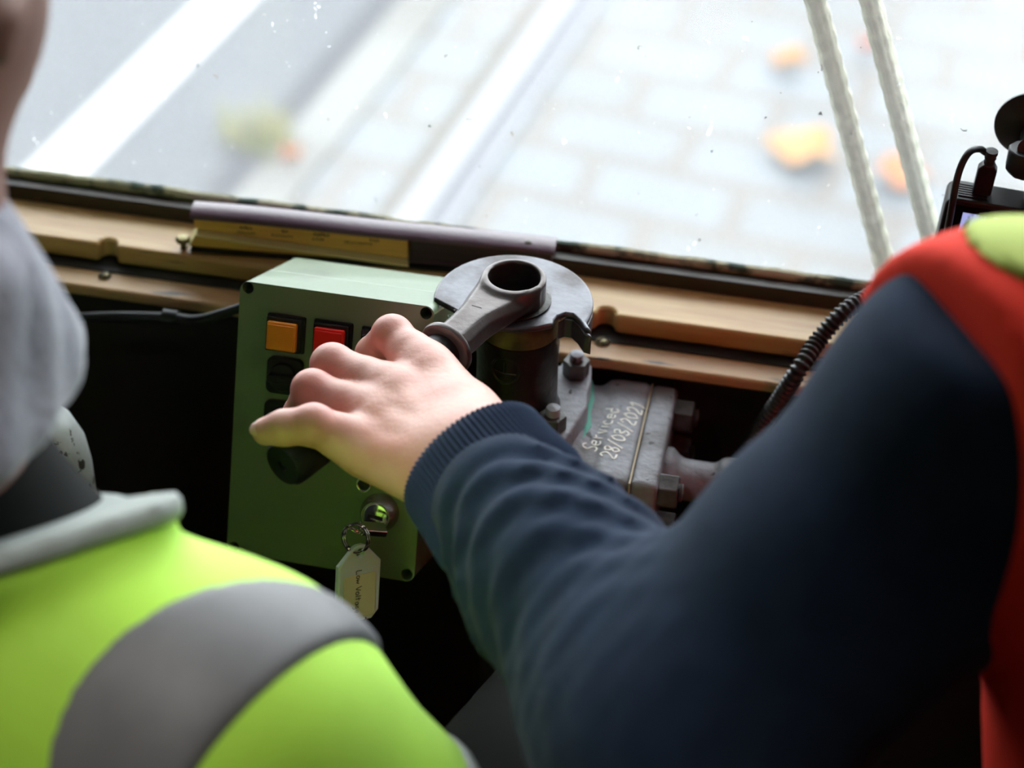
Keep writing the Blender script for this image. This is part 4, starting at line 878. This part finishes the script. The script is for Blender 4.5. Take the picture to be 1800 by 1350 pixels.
# reddened knuckles: a colour of the skin itself, read by its material
kn = np.array([p[1] for p in FI.values()]+[p[0] for p in FI.values()]); aw = [1]*4+[0.55]*4
allv = np.concatenate([hv, bvv]); red = np.zeros(len(allv))
for c, a in zip(kn, aw): red[:len(hv)] = np.maximum(red[:len(hv)], a*np.exp(-(np.linalg.norm(hv-c, axis=1)/0.0125)**2))
at_ = bs.data.attributes.new('flush', 'FLOAT', 'POINT'); at_.data.foreach_set('value', red.astype(np.float32))
nt = M_skin.node_tree; b = nt.nodes['Principled BSDF']; lk = b.inputs['Base Color'].links[0]; src = lk.from_socket
an = nt.nodes.new('ShaderNodeAttribute'); an.attribute_name = 'flush'; mxn = nt.nodes.new('ShaderNodeMix'); mxn.data_type = 'RGBA'; nt.links.new(an.outputs['Fac'], mxn.inputs[0]); nt.links.new(src, mxn.inputs[6]); mxn.inputs[7].default_value = (0.62, 0.20, 0.17, 1); nt.links.new(mxn.outputs[2], b.inputs['Base Color'])
lt = FI['little']; td = nrm(lt[3]-lt[2]); nn = nrm(-CF*0.55-CR*0.75+CU*0.2); nn = nrm(nn-td*np.dot(nn, td)); nc = lt[3]+td*0.0022+nn*0.0054
vv, ff = surfnet(lambda p: ell(p, nc, np.array([td, np.cross(nn, td), nn]), (0.0050, 0.0042, 0.0016)), nc-0.007, nc+0.007, 0.0004)
finish('fingernail', vv, ff, M_nail, driver, smooth=60, fix=False)
hr, hq = surfnet(lambda p: hair_sdf(p, HC, dfw), HC-0.14, HC+0.17, 0.005); finish('hair', hr, hq, M_hair, driver, smooth=60, fix=False)
# jumper
FA = nrm(EL-WR); CU0 = WR+FA*0.004
def sleeve_axis(p):
    return (p-WR.astype(np.float32))@FA.astype(np.float32)
def jumper_sdf(p):
    d = torso_sdf(p, 0.002)
    t = sleeve_axis(p)
    arm = chain(p, [WR+FA*0.043, WR+FA*0.10, WR+FA*0.17, EL+V(0, 0, 0)], [0.0415, 0.0475, 0.0545, 0.063], 0.02)
    side = ((p-WR.astype(np.float32))@nrm(np.cross(FA, CF)).astype(np.float32))
    fold = (0.0024+0.0010*np.sin(t*21+1))*np.sin((t-0.9*side**2/0.05)*2*math.pi/0.027+1.1*np.sin(side*34+t*25)+2.0*np.sin(t*13))+0.0009*np.sin(t*2*math.pi/0.015+side*45)
    arm = arm-0.75*fold*np.clip((t-0.030)/0.02, 0, 1)*np.clip((0.27-t)/0.1, 0, 1)
    up = chain(p, [EL, EL*0.5+SH*0.5, SH], [0.066, 0.064, 0.066], 0.02)
    arm = smin(arm, up, 0.03)
    d = smin(d, arm, 0.03)
    d = smin(d, chain(p, [SH2, EL2, WR2-V(0, 0.02, 0)], [0.066, 0.056, 0.042], 0.02), 0.03)
    d = smax(d, HIP[2]-0.03-p[..., 2], 0.01)
    return smax(d, p[..., 2]-(NK[2]+0.015), 0.006)
jv, jf = surfnet(jumper_sdf, V(min(D_ax[0]-0.30, WR[0]-0.03), D_ax[1]-0.28, HIP[2]-0.05), V(D_ax[0]+0.36, WR[1]+0.10, NK[2]+0.03), 0.0038)
finish('jumper', jv, jf, M_navy, driver, smooth=0, fix=False).data.shade_smooth()
# ribbed cuff
cside = nrm(np.cross(FA, CF)); cdep = np.cross(cside, FA)
cuffv = []; cff = []; nr = 84; SEG = nr*8
prof = [(-0.003, 0.0375), (-0.0055, 0.0395), (-0.004, 0.0415), (0.004, 0.0420), (0.014, 0.0422), (0.026, 0.0432), (0.036, 0.0440), (0.046, 0.0425)]
for i, (t_, r_) in enumerate(prof):
    for k in range(SEG):
        a = 2*math.pi*k/SEG; rr = r_+(0.0010*math.cos(nr*a) if i > 0 else 0)
        cuffv.append(WR+FA*(t_+0.004)+cside*math.cos(a)*rr+cdep*math.sin(a)*rr*0.80)
cff = [(i*SEG+k, i*SEG+(k+1) % SEG, (i+1)*SEG+(k+1) % SEG, (i+1)*SEG+k) for i in range(len(prof)-1) for k in range(SEG)]
finish('cuff', cuffv, cff, mat('navy_ribbing', (0.020, 0.034, 0.069), 0.95, sheen=0.04, spec=0.15, bump=0.2, bscale=900), driver, smooth=60)
# vest over the jumper
def hit(tree, px, py, d0=0.85):
    r_ = tree.ray_cast(Vector(CAM), Vector(nrm(ray(px, py))))
    return np.array(r_[0]) if r_[0] is not None else at(px, py, d0)
def plane_fit(P):
    P = np.array(P); c = P.mean(0); n = np.linalg.svd(P-c)[2][2]; return c, n
jt = tree_of(jv, jf)
P1, vn = plane_fit([hit(jt, *q) for q in ((1548, 505), (1600, 492), (1660, 506), (1712, 560), (1740, 680), (1768, 850), (1795, 1000))])
vn = vn if vn[0] > 0 else -vn
def vest_sdf(p, g):
    d = torso_sdf(p, g)
    d = smax(d, -((p-P1.astype(np.float32))@vn.astype(np.float32)), 0.004)
    d = smax(d, ((p-(SH2+V(-0.01, 0, 0)).astype(np.float32))@V(1, 0, 0).astype(np.float32)), 0.004)
    d = smax(d, HIP[2]+0.02-p[..., 2], 0.004)
    d = smax(d, -np.maximum(np.abs(p[..., 0]-D_ax[0])-0.09, D_ax[1]+0.06-p[..., 1]), 0.003)
    return smax(d, -(np.linalg.norm((p-NK.astype(np.float32))*np.array([1, 1, 0.4], np.float32), axis=-1)-0.066), 0.006)
blo, bhi = V(D_ax[0]-0.26, D_ax[1]-0.2, HIP[2]), V(D_ax[0]+0.26, D_ax[1]+0.2, NK[2]+0.05)
vv, ff = surfnet(lambda p: vest_sdf(p, 0.017), blo, bhi, 0.005); vo = finish('vest', vv, ff, M_hivis_r, driver, smooth=60, fix=False); vo['label'] = 'orange red safety vest'
vtree = tree_of(vv, ff)
Q1, Q2 = hit(vtree, 1690, 410, 0.86), hit(vtree, 1795, 497, 0.80); yn = nrm(np.cross(Q2-Q1, V(0, 1, -0.3))); yn = yn if np.dot(yn, CR) > 0 else -yn
vv, ff = surfnet(lambda p: smax(smax(vest_sdf(p, 0.0200), -((p-Q1.astype(np.float32))@yn.astype(np.float32)), 0.006), ((p-Q1.astype(np.float32))@yn.astype(np.float32))-0.055, 0.006), blo, bhi, 0.0036)
yo = finish('vest_band', vv, ff, mat('lime_band', (0.42, 0.52, 0.06), 0.7), driver, smooth=60, fix=False); yo['label'] = 'yellow green band over the shoulder'
tv, tf = surfnet(lambda p: smax(smin(legs_sdf(p, HIP, 0.09, dfw, FLOOR, 0.012), ell(p, HIP+Z*0.02, Axb, (0.165, 0.13, 0.12)), 0.05), FLOOR+0.05-p[..., 2], 0.005), V(HIP[0]-0.25, HIP[1]-0.2, FLOOR), V(HIP[0]+0.25, HIP[1]+0.22, HIP[2]+0.16), 0.009)
finish('trousers', tv, tf, M_trous, driver, smooth=60, fix=False); shoes(HIP, 0.09, dfw, FLOOR, driver)

# ------------------------------------------------------------------ passenger in the yellow green vest
pa = at(-318, 200, 0.76); A_x = V(pa[0], pa[1]-0.01, 0)
S1 = at(385, 1285, 0.865); pfw = nrm(V(0.25, 1.0, 0))
E1 = at(760, 1600, 0.93); W1 = E1+V(0.03, 0.20, -0.06)
N1 = V(A_x[0]+0.01, A_x[1], at(-250, 620, 0.80)[2]); H1 = V(A_x[0]+0.005, A_x[1]+0.035, N1[2]+0.165)
S2 = V(2*A_x[0]-S1[0]-0.02, S1[1]+0.02, S1[2]); HP1 = V(A_x[0], A_x[1]-0.03, S1[2]-0.50); pA = np.array([np.cross(pfw, Z), pfw, Z])
E2 = S2+V(-0.06, 0.03, -0.27); W2 = E2+V(0.02, 0.20, 0.02)
def ptorso(p, g=0.0):
    d = smin(cone(p, S1, N1-Z*0.134+V(0.03, -0.01, 0), 0.060+g, 0.058+g), cone(p, S2, N1-Z*0.134-V(0.03, 0.01, 0), 0.060+g, 0.058+g), 0.03)
    d = smin(d, ell(p, V(A_x[0], A_x[1]-0.01, S1[2]-0.125), pA, (0.160+g, 0.118+g, 0.18+g)), 0.035)
    d = smin(d, ell(p, V(A_x[0], A_x[1]-0.02, S1[2]-0.35), pA, (0.16+g, 0.13+g, 0.25+g)), 0.05)
    return d
def parms(p, r0, r1, r2): return np.minimum(chain(p, [S1, E1, W1], [r0, r1, r2], 0.02), chain(p, [S2, E2, W2], [r0, r1, r2], 0.02))
pas = thing('person', 'person in a yellow green reflective vest and grey fleece collar seen from behind', 'person', V(A_x[0], A_x[1], FLOOR))
def pbody(p):
    d = smin(ptorso(p, -0.02), cone(p, N1-Z*0.05, H1-Z*0.04, 0.058, 0.050), 0.03); d = smin(d, head_sdf(p, H1, pfw), 0.02)
    d = smin(d, parms(p, 0.045, 0.036, 0.026), 0.03)
    for W_, sg in ((W1, 1), (W2, -1)):
        d = smin(d, ell(p, W_+V(0, 0.05, -0.01), I3, (0.038, 0.05, 0.016)), 0.015); d = smin(d, cone(p, W_+V(-.03*sg, .03, 0), W_+V(-.055*sg, .075, 0), .012, .008), 0.01)
        for k in range(4): d = smin(d, chain(p, [W_+V(-0.027+k*0.018, 0.085, -0.012), W_+V(-0.029+k*0.019, 0.122, -0.02), W_+V(-0.029+k*0.019, 0.145, -0.04)], [0.010, 0.0085, 0.007]), 0.003)
    return smin(d, legs_sdf(p, HP1, 0.09, pfw, FLOOR, -0.01), 0.04)
lo = np.min([E1, E2, W1, W2, S2, A_x+V(-.15, -.18, FLOOR)], 0)-0.08; hi = np.max([E1, E2, W1+V(0, .17, 0), W2+V(0, .17, 0), S1, H1+V(.12, .15, .16)], 0)+0.04; lo[2] = FLOOR
vv, ff = surfnet(pbody, lo, hi, 0.0065); o = finish('body', vv, ff, M_skin2, pas, smooth=0, fix=False); o.data.shade_smooth()
vv, ff = surfnet(lambda p: hair_sdf(p, H1, pfw), H1-0.14, H1+0.17, 0.005); finish('hair', vv, ff, M_hair, pas, smooth=60, fix=False)
def pjacket(p):
    d = smin(ptorso(p, 0.0), parms(p, 0.060, 0.052, 0.040), 0.03); d = smin(d, cone(p, N1-Z*0.135, N1-Z*0.09, 0.075, 0.062), 0.04)
    return smax(smax(d, HP1[2]-0.05-p[..., 2], 0.01), p[..., 2]-(N1[2]-0.04), 0.01)
vv, ff = surfnet(pjacket, lo, hi, 0.0065); finish('jacket', vv, ff, M_jacket, pas, smooth=60, fix=False)
# fleece collar
CC_ = at(-258, 552, 0.800)
def fleece(p):
    q = p-CC_.astype(np.float32); rad = np.linalg.norm(q[..., :2], axis=-1); th = np.arctan2(q[..., 1], q[..., 0])
    n = 0.0025*np.sin(th*5+q[..., 2]*40)+0.0010*np.sin(th*17-q[..., 2]*110)
    rr = 0.060+n+0.010*np.clip(-q[..., 2]/0.04, -1, 1); hz = 0.044
    d = np.sqrt(np.maximum(np.abs(rad-rr)-0.004, 0)**2+np.maximum(np.abs(q[..., 2])-hz+0.016, 0)**2)-0.016
    return d
vv, ff = surfnet(fleece, CC_-V(.13, .13, .085), CC_+V(.13, .13, .085), 0.004); finish('fleece_collar', vv, ff, M_fleece, pas, smooth=0, fix=False).data.shade_smooth()
# vest: yellow shell, over-shoulder tape, neck and sleeve bindings
ua = nrm(E1-S1)
RG0, RG1 = at(-120, 1030, 0.80), at(236, 894, 0.850)
def pvest(p, g):
    return smin(cone(p, RG0, RG1, 0.011+g, 0.009+g), pvest0(p, g), 0.018)
def pvest0(p, g):
    return smin(ptorso(p, g), np.minimum(cone(p, S1, E1, 0.060+g, 0.055+g), cone(p, S2, E2, 0.060+g, 0.055+g)), 0.03)
tv0, tf0 = surfnet(lambda p: pvest(p, 0.008), lo, V(max(S1[0], E1[0])+0.12, hi[1], N1[2]+0.03), 0.008); t0 = tree_of(tv0, tf0)
NL0, NL1 = hit(t0, 0, 975, 0.80), hit(t0, 318, 872, 0.86); nkn = nrm(np.cross(NL1-NL0, V(-0.1, 1, -0.60))); nkn = nkn if nkn[2] > 0 else -nkn
NR = 0.0
print("NL", NL0, NL1, nkn)
def neck_r(p): return -((p-NL0.astype(np.float32))@nkn.astype(np.float32))
s_t = lambda p: (p-S1.astype(np.float32))@ua.astype(np.float32)
s_t2 = lambda p: (p-S2.astype(np.float32))@nrm(E2-S2).astype(np.float32)
SEND = 0.098
def pv(p, g, r0, r1, s0, s1):
    d = pvest(p, g); d = smax(d, -np.maximum(np.abs(p[..., 0]-A_x[0])-0.085, A_x[1]+0.055-p[..., 1]), 0.003); n_ = neck_r(p); d = smax(d, np.minimum(r0-n_, 0.150-np.linalg.norm((p-A_x.astype(np.float32))[..., :2], axis=-1)), 0.002)
    if r1: d = smax(d, n_-r1, 0.005)
    t = s_t(p); d = smax(d, -np.maximum(s1-t, cone(p, S1+ua*0.09, E1+ua*0.1, 0.085, 0.085)), 0.003)
    if s0 is not None: d = smax(d, s0-t, 0.002)
    else: d = smax(d, -np.maximum(s1-s_t2(p), cone(p, S2+nrm(E2-S2)*0.09, E2+nrm(E2-S2)*0.1, 0.085, 0.085)), 0.003)
    return smax(d, HP1[2]-p[..., 2], 0.004)
plo, phi = lo, V(max(S1[0], E1[0])+0.12, hi[1], N1[2]+0.03)
vv, ff = surfnet(lambda p: pv(p, 0.008, NR, None, None, SEND), plo, phi, 0.005); o = finish('vest', vv, ff, M_hivis_y, pas, smooth=60, fix=False); o['label'] = 'yellow green safety vest'
ptree = tree_of(vv, ff)
vv, ff = surfnet(lambda p: pv(p, 0.0112, NR-0.003, NR+0.009, None, SEND), plo, phi, 0.0035); o = finish('neck_binding', vv, ff, M_trim, pas, smooth=60, fix=False)
ca, na = plane_fit([hit(ptree, *q) for q in ((480, 1016), (400, 1042), (270, 1085), (150, 1150), (115, 1250), (90, 1345))])
cb_, nb = plane_fit([hit(ptree, *q) for q in ((636, 1125), (560, 1160), (470, 1205), (390, 1285), (362, 1345))])
if np.dot(nb, cb_-ca) < 0: nb = -nb
if np.dot(na, cb_-ca) < 0: na = -na
print('tape', ca, na, cb_, nb)
half = lambda p, c, n: (p-c.astype(np.float32))@n.astype(np.float32)
vv, ff = surfnet(lambda p: smax(smax(smax(pv(p, 0.0112, NR+0.004, None, None, SEND), half(p, cb_, nb), 0.005), -half(p, ca, na), 0.005), (A_x[0]-0.02)-p[..., 0], 0.003), plo, phi, 0.003)
o = finish('reflective_tape', vv, ff, M_reflect, pas, smooth=60, fix=False); o['label'] = 'grey reflective tape over the shoulder'
vv, ff = surfnet(lambda p: smax(smax(pvest(p, 0.0095), np.abs(s_t(p)-SEND)-0.006, 0.002), cone(p, S1, E1, 0.085, 0.085), 0.002), plo, phi, 0.0035); finish('sleeve_binding', vv, ff, M_trim, pas, smooth=60, fix=False)
tv, tf = surfnet(lambda p: smax(smin(legs_sdf(p, HP1, 0.09, pfw, FLOOR, 0.012), ell(p, HP1+Z*0.0, pA, (0.165, 0.14, 0.12)), 0.05), FLOOR+0.05-p[..., 2], 0.005), V(HP1[0]-0.25, HP1[1]-0.2, FLOOR), V(HP1[0]+0.25, HP1[1]+0.22, HP1[2]+0.14), 0.009)
finish('trousers', tv, tf, M_trous, pas, smooth=60, fix=False); shoes(HP1, 0.09, pfw, FLOOR, pas)

for o in bpy.data.objects:
    if '_w' in o.keys(): del o['_w']
